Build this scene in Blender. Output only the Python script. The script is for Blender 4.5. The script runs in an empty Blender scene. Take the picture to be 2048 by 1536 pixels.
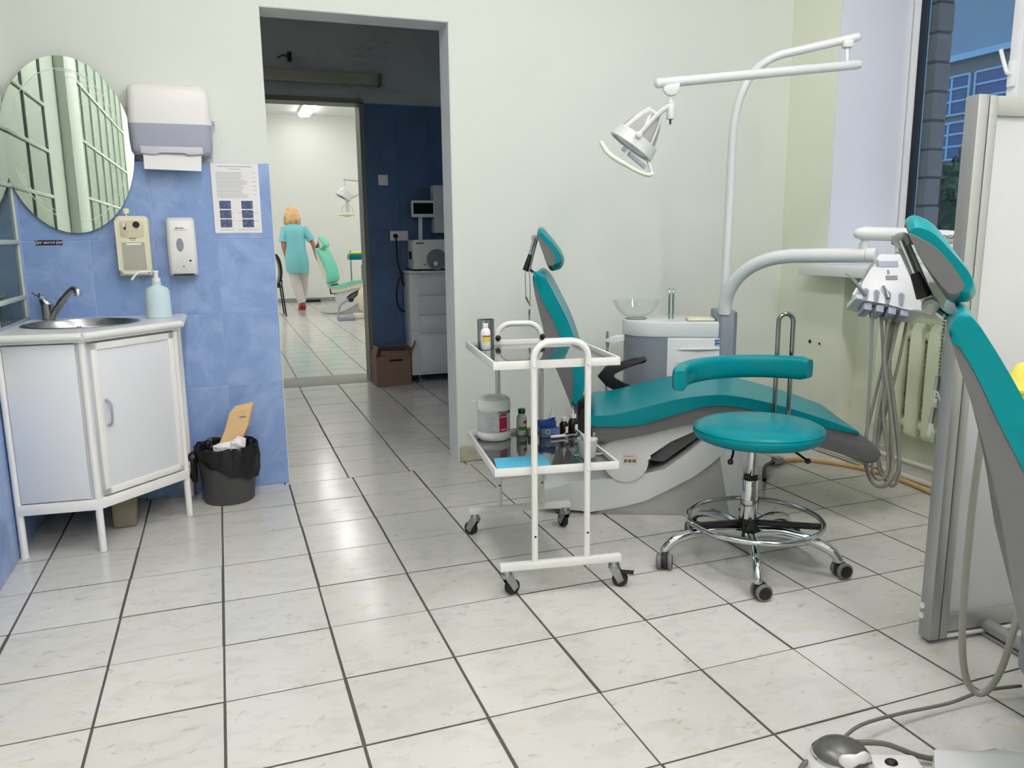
import bpy, bmesh, math, random
from mathutils import Vector, Matrix
random.seed(7)
C = bpy.context.scene.collection
SC = bpy.context.scene
PI = math.pi

# ------------------------------------------------------------------ camera
F_PX = 1583.4
YAW, PITCH, ROLL = 0.34784, 0.18406, -0.01117
CAM = Vector((0.0692, -2.8569, 1.1447))
_f = Vector((math.sin(YAW) * math.cos(PITCH), math.cos(YAW) * math.cos(PITCH), -math.sin(PITCH)))
_r0 = Vector((math.cos(YAW), -math.sin(YAW), 0)); _u0 = _r0.cross(_f)
_r = math.cos(ROLL) * _r0 + math.sin(ROLL) * _u0
_u = -math.sin(ROLL) * _r0 + math.cos(ROLL) * _u0
cam_data = bpy.data.cameras.new('camera'); cam = bpy.data.objects.new('camera', cam_data); C.objects.link(cam)
cam.matrix_world = Matrix(((_r.x, _u.x, -_f.x, CAM.x), (_r.y, _u.y, -_f.y, CAM.y), (_r.z, _u.z, -_f.z, CAM.z), (0, 0, 0, 1)))
cam_data.sensor_width = 36.0; cam_data.lens = 36.0 * F_PX / 2048.0
cam_data.clip_start = 0.02; cam_data.clip_end = 200
SC.camera = cam

# ------------------------------------------------------------------ world, exposure
SC.view_settings.view_transform = 'Standard'; SC.view_settings.look = 'None'
SC.view_settings.exposure = 0.0; SC.view_settings.gamma = 1.0
SC.view_settings.use_curve_mapping = False
W = bpy.data.worlds.new('dusk_sky'); SC.world = W; W.use_nodes = True
W.node_tree.nodes['Background'].inputs[0].default_value = (0.42, 0.54, 0.72, 1)
W.node_tree.nodes['Background'].inputs[1].default_value = 1.7
SC.cycles.use_denoising = True
SC.cycles.use_adaptive_sampling = True; SC.cycles.adaptive_threshold = 0.09; SC.cycles.adaptive_min_samples = 12
SC.cycles.max_bounces = 7; SC.cycles.diffuse_bounces = 4; SC.cycles.glossy_bounces = 4
SC.cycles.transmission_bounces = 8; SC.cycles.transparent_max_bounces = 12
SC.cycles.sample_clamp_indirect = 6.0
SC.cycles.caustics_reflective = False; SC.cycles.caustics_refractive = False
LAMP_POWER = 35.0       # emission of the main room's fluorescent luminaires
FAR_POWER = 14.0

# ------------------------------------------------------------------ materials
def lin(c):
    return tuple(((v / 255) / 12.92 if v / 255 <= 0.04045 else ((v / 255 + 0.055) / 1.055) ** 2.4) for v in c)
MATS = {}
def mat(name, col, rough=0.5, metal=0.0, vary=0.04, scale=8.0, bump=0.0, bscale=60.0, coat=0.0, trans=0.0, emit=0.0, ior=1.45, alpha=1.0, spec=0.5, col2=None, wear=0.5):
    m = bpy.data.materials.new(name); m.use_nodes = True
    nt = m.node_tree; b = nt.nodes['Principled BSDF']
    c = lin(col)
    tc = nt.nodes.new('ShaderNodeTexCoord')
    no = nt.nodes.new('ShaderNodeTexNoise'); no.inputs['Scale'].default_value = scale; no.inputs['Detail'].default_value = 4
    nt.links.new(tc.outputs['Object'], no.inputs['Vector'])
    mix = nt.nodes.new('ShaderNodeMix'); mix.data_type = 'RGBA'
    d = lin(col2) if col2 else tuple(v * (1 - vary * 2) for v in c)
    mix.inputs[6].default_value = (*c, 1); mix.inputs[7].default_value = (*d, 1)
    if col2:
        rp = nt.nodes.new('ShaderNodeMapRange'); rp.inputs[1].default_value = wear - 0.12; rp.inputs[2].default_value = wear + 0.12
        nt.links.new(no.outputs[0], rp.inputs[0]); nt.links.new(rp.outputs[0], mix.inputs[0])
    else:
        nt.links.new(no.outputs[0], mix.inputs[0])
    nt.links.new(mix.outputs[2], b.inputs['Base Color'])
    b.inputs['Roughness'].default_value = rough; b.inputs['Metallic'].default_value = metal
    b.inputs['IOR'].default_value = ior; b.inputs['Alpha'].default_value = alpha
    b.inputs['Specular IOR Level'].default_value = spec
    if coat: b.inputs['Coat Weight'].default_value = coat; b.inputs['Coat Roughness'].default_value = 0.08
    if trans: b.inputs['Transmission Weight'].default_value = trans
    if emit:
        nt.links.new(mix.outputs[2], b.inputs['Emission Color']); b.inputs['Emission Strength'].default_value = emit
    if bump:
        n2 = nt.nodes.new('ShaderNodeTexNoise'); n2.inputs['Scale'].default_value = bscale; n2.inputs['Detail'].default_value = 3
        nt.links.new(tc.outputs['Object'], n2.inputs['Vector'])
        bp = nt.nodes.new('ShaderNodeBump'); bp.inputs['Strength'].default_value = bump; bp.inputs['Distance'].default_value = 0.01
        nt.links.new(n2.outputs[0], bp.inputs['Height']); nt.links.new(bp.outputs[0], b.inputs['Normal'])
    MATS[name] = m
    return m

def tile_mat(name, base, cols, rough, sc1, sc2, bump=0.0, stretch=(1, 1, 1)):
    """marbled ceramic: base colour with soft veins/patches, offset per tile by the object's random value"""
    m = bpy.data.materials.new(name); m.use_nodes = True
    nt = m.node_tree; b = nt.nodes['Principled BSDF']; N = nt.nodes.new; L = nt.links.new
    tc = N('ShaderNodeTexCoord'); oi = N('ShaderNodeObjectInfo')
    mul = N('ShaderNodeMath'); mul.operation = 'MULTIPLY'; mul.inputs[1].default_value = 61.7
    L(oi.outputs['Random'], mul.inputs[0])
    add = N('ShaderNodeVectorMath'); add.operation = 'ADD'
    L(tc.outputs['Object'], add.inputs[0]); L(mul.outputs[0], add.inputs[1])
    mp = N('ShaderNodeMapping'); mp.inputs['Scale'].default_value = stretch; L(add.outputs[0], mp.inputs[0])
    prev = None
    for k, (col, s, lo, hi, amt) in enumerate(cols):
        no = N('ShaderNodeTexNoise'); no.inputs['Scale'].default_value = s; no.inputs['Detail'].default_value = 6
        no.inputs['Roughness'].default_value = 0.62; no.inputs['Distortion'].default_value = 0.7
        off = N('ShaderNodeVectorMath'); off.operation = 'ADD'; off.inputs[1].default_value = (k * 13.1, k * 7.7, k * 3.3)
        L(mp.outputs[0], off.inputs[0]); L(off.outputs[0], no.inputs['Vector'])
        mr = N('ShaderNodeMapRange'); mr.inputs[1].default_value = lo; mr.inputs[2].default_value = hi; mr.inputs[4].default_value = amt
        L(no.outputs[0], mr.inputs[0])
        mx = N('ShaderNodeMix'); mx.data_type = 'RGBA'
        L(mr.outputs[0], mx.inputs[0]); mx.inputs[7].default_value = (*lin(col), 1)
        if prev is None: mx.inputs[6].default_value = (*lin(base), 1)
        else: L(prev.outputs[2], mx.inputs[6])
        prev = mx
    # slight per-tile brightness difference
    hv = N('ShaderNodeHueSaturation'); mr = N('ShaderNodeMapRange'); mr.inputs[3].default_value = 0.965; mr.inputs[4].default_value = 1.035
    L(oi.outputs['Random'], mr.inputs[0]); L(mr.outputs[0], hv.inputs['Value']); L(prev.outputs[2], hv.inputs['Color'])
    L(hv.outputs[0], b.inputs['Base Color'])
    b.inputs['Roughness'].default_value = rough
    if bump:
        no = N('ShaderNodeTexNoise'); no.inputs['Scale'].default_value = 9; L(add.outputs[0], no.inputs['Vector'])
        bp = N('ShaderNodeBump'); bp.inputs['Strength'].default_value = bump; bp.inputs['Distance'].default_value = 0.01
        L(no.outputs[0], bp.inputs['Height']); L(bp.outputs[0], b.inputs['Normal'])
    return m

M_FLOOR = tile_mat('floor_tile_glaze', (207, 207, 200), [((194, 195, 189), 8, .5, .62, .6), ((200, 195, 166), 10, .57, .72, .65), ((146, 145, 138), 22, .60, .72, .6), ((205, 160, 138), 9, .68, .78, .55)], 0.17, 9, 20, bump=0.03, stretch=(1, 1.7, 1))
M_GROUT = mat('floor_grout', (92, 89, 84), 0.9, vary=.15, scale=30)
M_BLUE = tile_mat('blue_wall_tile', (131, 160, 208), [((156, 181, 222), 5, .48, .66, .75), ((112, 140, 195), 6, .55, .72, .6), ((182, 200, 230), 14, .64, .78, .5)], 0.22, 5, 10, bump=0.02)
M_BLUEGROUT = mat('pale_tile_joint', (176, 196, 222), 0.8)
M_NAVY = tile_mat('navy_wall_tile', (84, 112, 150), [((70, 98, 136), 4, .45, .65, .7)], 0.3, 4, 9)
M_PLASTER = mat('pale_green_plaster', (225, 231, 222), 0.62, vary=.012, scale=1.5, bump=.06, bscale=25)
M_PLASTER_R = mat('yellow_green_plaster', (236, 241, 221), 0.6, vary=.012, scale=1.5, bump=.06, bscale=25)
M_REVEAL = mat('white_window_reveal', (226, 231, 238), 0.5, vary=.01, scale=2)
M_JAMB = mat('grey_white_jamb_paint', (230, 236, 240), 0.55, vary=.03, scale=4)
M_CEIL = mat('white_ceiling_paint', (236, 238, 236), 0.8, vary=.01)
M_CORR = mat('grey_corridor_paint', (190, 196, 198), 0.7, vary=.02, scale=2)
M_SKIRT = mat('stone_plinth', (200, 200, 176), 0.5, vary=.12, scale=14, col2=(176, 172, 150), wear=.58)
M_WHITE = mat('white_enamel', (232, 234, 230), 0.3, vary=.01)
M_WHITEPL = mat('white_plastic', (236, 236, 232), 0.35, vary=.01)
M_PANEL = mat('white_partition_panel', (202, 204, 209), 0.4, vary=.01, scale=2)
M_WHITEMATT = mat('white_laminate', (222, 226, 230), 0.38, vary=.015, scale=3)
M_UNITW = mat('white_unit_casing', (220, 224, 223), 0.25, vary=.01)
M_GREYPL = mat('grey_plastic', (165, 170, 186), 0.3, vary=.02)
M_UNITG = mat('grey_unit_casing', (134, 142, 150), 0.4, vary=.03, scale=3)
M_CHAIRG = mat('grey_chair_shell', (106, 107, 107), 0.5, vary=.03, scale=5)
M_BASEG = mat('grey_base_panel', (186, 187, 184), 0.45, vary=.03)
M_TEAL = mat('teal_leatherette', (0, 136, 144), 0.30, vary=.05, scale=3, bump=.03, bscale=220, spec=.2)
M_MINT = mat('mint_leatherette', (132, 224, 198), 0.4, vary=.05)
M_BLACK = mat('black_plastic', (28, 29, 30), 0.4, vary=.1)
M_RUBBER = mat('dark_rubber', (45, 45, 46), 0.7, vary=.1)
M_CHROME = mat('chrome', (205, 207, 208), 0.1, metal=1, vary=.02)
M_STEEL = mat('brushed_steel', (176, 178, 178), 0.28, metal=1, vary=.06, scale=20)
M_ALU = mat('grey_aluminium', (170, 172, 172), 0.38, metal=.55, vary=.03)
M_TRAY = mat('dark_tinted_glass', (62, 64, 64), 0.06, vary=.05, spec=.9, coat=.6)
M_MIRROR = mat('mirror_silver', (226, 238, 226), 0.0, metal=1, vary=0)
M_FROST = mat('frosted_line', (225, 236, 226), 0.6, vary=.02)
M_GREENGLASS = mat('dark_green_pane', (66, 92, 80), 0.1, vary=.12, scale=3, spec=.6)
M_FRAMEW = mat('white_window_paint', (214, 222, 210), 0.5, vary=.03)
M_PVC = mat('white_pvc', (236, 239, 240), 0.3, vary=.01)
M_IVORY = mat('ivory_grip_plastic', (232, 234, 218), 0.4, vary=.02)
M_CABLE = mat('dark_grey_cable', (116, 114, 108), 0.5, vary=.05)
M_CREAM = mat('cream_plastic', (232, 228, 200), 0.4, vary=.02)
M_CLEAR = mat('clear_smoked_window', (178, 180, 166), 0.15, vary=.04, scale=5)
M_PALEBLUE = mat('pale_blue_bottle', (205, 226, 232), 0.3, vary=.02)
M_PAPER = mat('white_paper', (238, 238, 238), 0.8, vary=.02)
M_INK = mat('grey_ink', (120, 122, 126), 0.8)
M_BLACKINK = mat('black_ink', (22, 22, 24), 0.6)
M_KRAFT = mat('kraft_paper', (224, 190, 140), 0.75, vary=.06, scale=12)
M_BAG = mat('black_bin_liner', (26, 26, 27), 0.32, vary=.1, bump=.35, bscale=40)
M_BIN = mat('grey_bin', (82, 82, 83), 0.5, vary=.05)
M_CARD = mat('brown_cardboard', (138, 114, 98), 0.8, vary=.08, scale=10)
M_YELLOW = mat('yellow_waste_bag', (236, 226, 96), 0.4, vary=.06, bump=.2, bscale=30)
M_RAD = mat('pale_green_radiator_enamel', (234, 240, 206), 0.4, vary=.03)
M_HOSE = mat('grey_silicone_hose', (158, 158, 148), 0.5, vary=.03)
M_TANHOSE = mat('tan_rubber_hose', (214, 178, 118), 0.5, vary=.06)
M_PIPE = mat('painted_heating_pipe', (206, 206, 188), 0.45, vary=.05)
M_VALVE = mat('blue_valve', (58, 108, 140), 0.45, vary=.08)
M_SCREEN = mat('black_screen', (14, 17, 17), 0.2)
M_MAGENTA = mat('magenta_label', (176, 26, 78), 0.5, vary=.03)
M_GREENCAP = mat('green_cap', (18, 104, 58), 0.4)
M_RED = mat('red_label', (214, 62, 44), 0.5)
M_LIME = mat('lime_label', (206, 214, 92), 0.5)
M_GREENL = mat('green_label', (62, 138, 40), 0.5)
M_AMBER = mat('amber_bottle_glass', (48, 26, 18), 0.12, vary=.1)
M_BOXBLUE = mat('blue_carton', (28, 72, 158), 0.5, vary=.05)
M_BOXBLUE2 = mat('light_blue_carton_print', (104, 138, 190), 0.5, vary=.25, scale=14)
M_CYAN = mat('cyan_napkin', (98, 200, 234), 0.8, vary=.02)
M_LOGO = mat('blue_logo', (40, 112, 172), 0.5)
M_GLASS = mat('clear_glass', (245, 250, 250), 0.02, vary=0, trans=1.0, ior=1.2)
def glass_sheet(name, col=(235, 245, 245), refl=.08, fac=1.0):
    m = bpy.data.materials.new(name); m.use_nodes = True; nt = m.node_tree
    for n in list(nt.nodes): nt.nodes.remove(n)
    o = nt.nodes.new('ShaderNodeOutputMaterial'); t = nt.nodes.new('ShaderNodeBsdfTransparent'); g = nt.nodes.new('ShaderNodeBsdfGlossy')
    t.inputs[0].default_value = (*lin(col), 1); g.inputs[1].default_value = 0.02
    lw = nt.nodes.new('ShaderNodeLayerWeight'); lw.inputs[0].default_value = .12
    ad = nt.nodes.new('ShaderNodeMath'); ad.operation = 'ADD'; ad.inputs[1].default_value = refl; fm = nt.nodes.new('ShaderNodeMath'); fm.operation = 'MULTIPLY'; fm.inputs[1].default_value = fac; nt.links.new(lw.outputs[0], fm.inputs[0]); nt.links.new(fm.outputs[0], ad.inputs[0])
    mx = nt.nodes.new('ShaderNodeMixShader'); nt.links.new(ad.outputs[0], mx.inputs[0])
    nt.links.new(t.outputs[0], mx.inputs[1]); nt.links.new(g.outputs[0], mx.inputs[2]); nt.links.new(mx.outputs[0], o.inputs[0])
    return m
M_PANE = glass_sheet('window_glass', (225, 238, 244), .03)
M_BOWL = glass_sheet('clear_bowl_glass', (252, 254, 253), .03, .3)
M_LAMP = mat('lit_fluorescent_diffuser', (255, 246, 251), 0.5, vary=0, emit=LAMP_POWER)
M_LAMPFILL = mat('corridor_fill_diffuser', (255, 248, 248), 0.5, vary=0, emit=9.0)  # glow of the added corridor fill light
M_LAMPFAR = mat('lit_fluorescent_tube_cover', (255, 247, 248), 0.5, vary=0, emit=FAR_POWER)
M_LENS = mat('lamp_lens', (172, 174, 170), 0.15, vary=.05)
M_SKIN = mat('skin', (214, 150, 128), 0.55, vary=.05)
M_SCRUB = mat('turquoise_uniform_cloth', (140, 220, 226), 0.8, vary=.06, bump=.3, bscale=14)
M_TROUS = mat('white_trouser_cloth', (234, 230, 226), 0.8, vary=.03, bump=.2, bscale=18)
M_HAIR = mat('blonde_hair', (240, 200, 146), 0.5, scale=18, col2=(176, 128, 80), wear=.60)
M_SHOE = mat('red_sandal', (188, 70, 66), 0.5, vary=.1)
M_BRICKOUT = mat('grey_outdoor_brick', (196, 176, 170), 0.85, vary=.08, scale=10)
M_MORTAR = mat('outdoor_mortar', (128, 116, 114), 0.9)
M_FACADE = mat('grey_building_render', (136, 134, 126), 0.85, vary=.06, scale=2)
M_FACADEUP = mat('blue_grey_building_cladding', (150, 168, 182), 0.7, vary=.05, scale=1)
M_FARFRAME = mat('pale_building_window_frame', (176, 212, 236), 0.6)
M_FARPANE = mat('building_window_glass', (86, 112, 158), 0.15, vary=.1, scale=.6)
M_LEAF = mat('tree_leaf', (72, 112, 74), 0.7, vary=.3, scale=3)
M_BARK = mat('tree_bark', (86, 72, 60), 0.9)
M_CONCRETE = mat('rough_concrete', (150, 140, 122), 0.9, vary=.15, scale=12)
M_OUTGROUND = mat('asphalt_yard', (90, 92, 92), 0.9, vary=.1)

# ------------------------------------------------------------------ geometry helpers
def cr(pts, n=6, closed=False):
    """Catmull-Rom through the points"""
    P = [Vector(p) for p in pts]; out = []; m = len(P)
    rng = range(m) if closed else range(m - 1)
    for i in rng:
        if closed: a, b, c, d = P[(i - 1) % m], P[i], P[(i + 1) % m], P[(i + 2) % m]
        else: a, b, c, d = P[max(i - 1, 0)], P[i], P[i + 1], P[min(i + 2, m - 1)]
        for k in range(n):
            t = k / n
            out.append(0.5 * ((2 * b) + (c - a) * t + (2 * a - 5 * b + 4 * c - d) * t * t + (3 * b - a - 3 * c + d) * t ** 3))
    if not closed: out.append(P[-1])
    return out

class B:
    def __init__(s): s.bm = bmesh.new()
    def _bev(s, verts, off, seg, only=None):
        vs = set(verts); es = [e for e in s.bm.edges if e.verts[0] in vs and e.verts[1] in vs and (only is None or only(e))]
        if off > 0 and es: bmesh.ops.bevel(s.bm, geom=es, offset=off, segments=seg, affect='EDGES', profile=0.5, clamp_overlap=True)
    def box(s, x0, x1, y0, y1, z0, z1, bev=0.0, seg=2, rot=None):
        m = Matrix.Translation(((x0 + x1) / 2, (y0 + y1) / 2, (z0 + z1) / 2))
        if rot: m = m @ rot.to_4x4()
        m = m @ Matrix.Diagonal((abs(x1 - x0), abs(y1 - y0), abs(z1 - z0), 1))
        r = bmesh.ops.create_cube(s.bm, size=1, matrix=m)
        s._bev(r['verts'], bev, seg); return s
    def beam(s, p, q, w, h, bev=0.0, up=(0, 0, 1)):
        p, q = Vector(p), Vector(q); d = q - p; L = d.length; d.normalize(); up = Vector(up)
        if abs(d.dot(up)) > .98: up = Vector((0, 1, 0))
        x = d.cross(up).normalized(); z = x.cross(d)
        R = Matrix((x, d, z)).transposed()
        m = Matrix.Translation((p + q) / 2) @ R.to_4x4() @ Matrix.Diagonal((w, L, h, 1))
        r = bmesh.ops.create_cube(s.bm, size=1, matrix=m); s._bev(r['verts'], bev, 2); return s
    def cyl(s, p, q, r1, r2=None, n=20, bev=0.0, caps=True):
        p, q = Vector(p), Vector(q); d = q - p; L = d.length
        R = d.to_track_quat('Z', 'Y').to_matrix().to_4x4()
        g = bmesh.ops.create_cone(s.bm, cap_ends=caps, segments=n, radius1=r1, radius2=r1 if r2 is None else r2, depth=L, matrix=Matrix.Translation((p + q) / 2) @ R)
        if bev:
            ang = lambda e: len(e.link_faces) == 2 and any(len(f.verts) > 4 for f in e.link_faces)
            s._bev(g['verts'], bev, 2, ang)
        return s
    def ball(s, c, r, n=16, sc=(1, 1, 1), rot=None):
        m = Matrix.Translation(c)
        if rot: m = m @ rot.to_4x4()
        bmesh.ops.create_uvsphere(s.bm, u_segments=n, v_segments=max(6, n // 2), radius=r, matrix=m @ Matrix.Diagonal((*sc, 1))); return s
    def tube(s, pts, r, n=10, closed=False, caps=True, flat=1.0):
        P = [Vector(p) for p in pts]; m = len(P)
        rr = r if isinstance(r, (list, tuple)) else [r] * m
        rings = []; prev = None
        for i, p in enumerate(P):
            if closed: t = P[(i + 1) % m] - P[i - 1]
            else: t = P[min(i + 1, m - 1)] - P[max(i - 1, 0)]
            if t.length < 1e-9: t = Vector((0, 0, 1))
            t.normalize()
            if prev is None:
                a = Vector((0, 0, 1)) if abs(t.z) < .9 else Vector((0, 1, 0))
                nx = (a - t * a.dot(t)).normalized()
            else: nx = (prev - t * prev.dot(t)).normalized()
            prev = nx; ny = t.cross(nx)
            rings.append([s.bm.verts.new(p + nx * (math.cos(2 * PI * k / n) * rr[i]) + ny * (math.sin(2 * PI * k / n) * rr[i] * flat)) for k in range(n)])
        for i in range(m if closed else m - 1):
            a, b = rings[i], rings[(i + 1) % m]
            for k in range(n): s.bm.faces.new((a[k], a[(k + 1) % n], b[(k + 1) % n], b[k]))
        if caps and not closed:
            s.bm.faces.new(rings[0][::-1]); s.bm.faces.new(rings[-1])
        return s
    def lathe(s, prof, c=(0, 0, 0), n=28, caps=True, sx=1.0, sy=1.0, rot=None, arc=2 * PI):
        c = Vector(c); rings = []; full = abs(arc - 2 * PI) < 1e-6; m = n if full else n + 1
        for r, z in prof:
            ring = []
            for k in range(m):
                v = Vector((math.cos(arc * k / n) * r * sx, math.sin(arc * k / n) * r * sy, z))
                if rot: v = rot @ v
                ring.append(s.bm.verts.new(c + v))
            rings.append(ring)
        for a, b in zip(rings, rings[1:]):
            for k in range(n): s.bm.faces.new((a[k], a[(k + 1) % m], b[(k + 1) % m], b[k]))
        if caps and full:
            if prof[0][0] > 1e-6: s.bm.faces.new(rings[0][::-1])
            if prof[-1][0] > 1e-6: s.bm.faces.new(rings[-1])
        return s
    def loft(s, rings, caps=True, closed=True):
        R = [[s.bm.verts.new(Vector(p)) for p in ring] for ring in rings]; n = len(R[0])
        for a, b in zip(R, R[1:]):
            for k in range(n if closed else n - 1): s.bm.faces.new((a[k], a[(k + 1) % n], b[(k + 1) % n], b[k]))
        if caps and closed: s.bm.faces.new(R[0][::-1]); s.bm.faces.new(R[-1])
        return s
    def prism(s, poly, a, b, axis='y', bev=0.0, seg=2):
        """polygon in the plane across the axis, extruded from a to b"""
        def P(u, v, w): return {'y': (u, w, v), 'z': (u, v, w), 'x': (w, u, v)}[axis]
        v0 = [s.bm.verts.new(P(u, v, a)) for u, v in poly]; v1 = [s.bm.verts.new(P(u, v, b)) for u, v in poly]
        n = len(poly); f0 = s.bm.faces.new(v0[::-1]); f1 = s.bm.faces.new(v1)
        for k in range(n): s.bm.faces.new((v0[k], v0[(k + 1) % n], v1[(k + 1) % n], v1[k]))
        if bev:
            es = list(f0.edges) + list(f1.edges)
            bmesh.ops.bevel(s.bm, geom=es, offset=bev, segments=seg, affect='EDGES', profile=0.5, clamp_overlap=True)
        return s
    def quad(s, *pts): s.bm.faces.new([s.bm.verts.new(p) for p in pts]); return s
    def torus(s, c, R, r, n=40, m=10, rot=None, sx=1, sy=1):
        pts = []
        for k in range(n):
            v = Vector((math.cos(2 * PI * k / n) * R * sx, math.sin(2 * PI * k / n) * R * sy, 0))
            if rot: v = rot @ v
            pts.append(Vector(c) + v)
        return s.tube(pts, r, m, closed=True)
    def mesh(s, name, m, smooth=True, ang=38):
        bmesh.ops.recalc_face_normals(s.bm, faces=s.bm.faces)
        me = bpy.data.meshes.new(name); s.bm.to_mesh(me); s.bm.free()
        me.materials.append(m)
        if smooth:
            me.polygons.foreach_set('use_smooth', [True] * len(me.polygons))
            me.set_sharp_from_angle(angle=math.radians(ang))
        return me
    def obj(s, name, m, parent=None, smooth=True, ang=38, label=None, loc=None, rz=0.0):
        o = bpy.data.objects.new(name, s.mesh(name, m, smooth, ang)); C.objects.link(o)
        if parent: o.parent = parent
        if loc: o.location = loc
        if rz: o.rotation_euler = (0, 0, rz)
        if label: o['label'] = label
        return o

def thing(name, label, cat, loc=(0, 0, 0), rz=0.0, group=None, scale=1.0):
    o = bpy.data.objects.new(name, None); C.objects.link(o); o.empty_display_size = .1
    o.location = loc; o.rotation_euler = (0, 0, rz); o.scale = (scale,) * 3
    o['label'] = label; o['category'] = cat
    if group: o['group'] = group
    return o
def tag(o, label, cat, group=None):
    o['label'] = label; o['category'] = cat
    if group: o['group'] = group
    return o
def struct(o): o['kind'] = 'structure'; return o
def link(name, me, parent, loc, rz=0.0):
    o = bpy.data.objects.new(name, me); C.objects.link(o); o.parent = parent; o.location = loc
    if rz: o.rotation_euler = (0, 0, rz)
    return o
def text(body, size, m, parent, loc, rot=(PI / 2, 0, 0), ext=.0004, name='lettering', align='CENTER', sx=1.0):
    cu = bpy.data.curves.new(name, 'FONT'); cu.body = body; cu.size = size; cu.extrude = ext; cu.align_x = align; cu.align_y = 'CENTER'; cu.resolution_u = 2
    t = bpy.data.objects.new(name, cu); C.objects.link(t)
    dg = bpy.context.evaluated_depsgraph_get(); me = bpy.data.meshes.new_from_object(t.evaluated_get(dg))
    bpy.data.objects.remove(t); me.materials.clear(); me.materials.append(m)
    o = bpy.data.objects.new(name, me); C.objects.link(o); o.parent = parent; o.location = loc; o.rotation_euler = rot; o.scale = (sx, 1, 1)
    return o
def arc(c, r, a0, a1, n=10, plane='xz', k=1.0):
    out = []
    for i in range(n + 1):
        a = a0 + (a1 - a0) * i / n; u, v = math.cos(a) * r, math.sin(a) * r * k
        out.append({'xz': (c[0] + u, c[1], c[2] + v), 'xy': (c[0] + u, c[1] + v, c[2]), 'yz': (c[0], c[1] + u, c[2] + v)}[plane])
    return out
# ================================================================== SETTING
WY = 0.965            # plaster face of the back wall
RX = 3.12             # right wall face
LX = -0.70            # left wall face
CH = 3.30             # ceiling height
# ---- floor: dark joint bed with ceramic tiles as pieces
floor = struct(B().box(-2.6, 5.2, -5.8, 12.4, -.12, -.0016).obj('floor', M_GROUT, smooth=False))
def visible(x, y):
    d = Vector((x, y, 0)) - CAM; w = d.dot(_f)
    if w < .3: return None
    return 1024 + F_PX * d.dot(_r) / w, 768 - F_PX * d.dot(_u) / w, w
T0 = .3
tile_meshes = [B().box(-g, g, -h, h, -.006, 0, bev=.0005, seg=1).mesh('floor_tile', M_FLOOR, smooth=False) for g, h in ((.1465, .1464), (.1460, .1468), (.1470, .1472), (.1458, .1466))]
cells = []
for i in range(-3, 11):
    for j in range(-19, 3): cells.append((i * T0 + .15, j * T0 + .15))
for i in range(-3, 12):
    for j in range(3, 12): cells.append((i * T0 + .15 - .018, j * T0 + .15))
near, rest = [], []
for x, y in cells:
    v = visible(x, y)
    if v and -260 < v[0] < 2300 and v[1] < 1900: near.append((v[2], x, y))
    else: rest.append((x, y))
near.sort()
for k, (w, x, y) in enumerate(near[:300]):
    o = link('floor_tile', tile_meshes[k % 4], floor, (x + random.uniform(-.0012, .0012), y + random.uniform(-.0012, .0012), random.uniform(-.0006, .0004)))
rest += [(x, y) for w, x, y in near[300:]]
b = B()
for x, y in rest: b.box(x - .1465, x + .1465, y - .1468, y + .1468, -.006, 0)
for i in range(-8, 17):
    for j in range(13, 42): b.box(i * T0 + .0035, i * T0 + .2965, j * T0 + .0035, j * T0 + .2965, -.006, 0)
o = b.obj('outlying_floor_tiles', M_FLOOR, floor, smooth=False); o['kind'] = 'stuff'
B().box(-1.2, 2.6, 3.47, 3.9, -.006, .002, bev=.001).obj('threshold', mat('grey_threshold', (150, 150, 142), .5), floor)

struct(B().box(-2.6, 5.2, -5.8, 12.4, CH, CH + .12).obj('ceiling', M_CEIL, smooth=False))

# ---- back wall with the doorway
DX0, DX1, DZ = .305, 1.158, 2.14
b = B().box(-1.0, DX0, WY, 1.13, 0, CH).box(DX1, 4.0, WY, 1.13, 0, CH).box(DX0, DX1, WY, 1.13, DZ, CH)
wall_back = struct(b.obj('wall_back', M_PLASTER, smooth=False))
B().box(LX, DX0 - .002, .9318, WY, 0, 1.474).obj('tile_bed', M_BLUEGROUT, wall_back, smooth=False)
xe = [.3045, .06, -.19, -.44, -.69, -.70]; ze = [0, .163, .491, .819, 1.147, 1.476]
cache = {}
for a in range(5):
    for c in range(5):
        w, h = xe[a] - xe[a + 1] - .0022, ze[c + 1] - ze[c] - .0022
        key = (round(w, 3), round(h, 3))
        if key not in cache: cache[key] = B().box(-w / 2, w / 2, -.006, .006, -h / 2, h / 2, bev=.0015 if w > .02 else 0, seg=1).mesh('wall_tile', M_BLUE, smooth=False)
        link('wall_tile', cache[key], wall_back, ((xe[a] + xe[a + 1]) / 2, .936, (ze[c] + ze[c + 1]) / 2))
# doorway lining
b = B().box(DX1 - .003, DX1, .968, 1.128, 0, DZ).box(DX0, DX1, .968, 1.128, DZ - .003, DZ).box(DX0, DX0 + .003, .968, 1.128, 0, DZ)
struct(b.obj('trim_1', M_JAMB, smooth=False))
# plinth, right of the door
plinth = struct(B().box(1.166, 3.12, WY - .004, WY, 0, .075).obj('baseboard_back', M_CONCRETE, smooth=False))
x = 1.166; k = 0
while x < 3.05:
    w = min(.298, 3.10 - x)
    B().box(x, x + w, WY - .016, WY - .004, .002 + .002 * (k % 2), .082 + .003 * (k % 3), bev=.003).obj('plinth_tile', M_SKIRT, plinth)
    x += .3; k += 1
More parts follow.
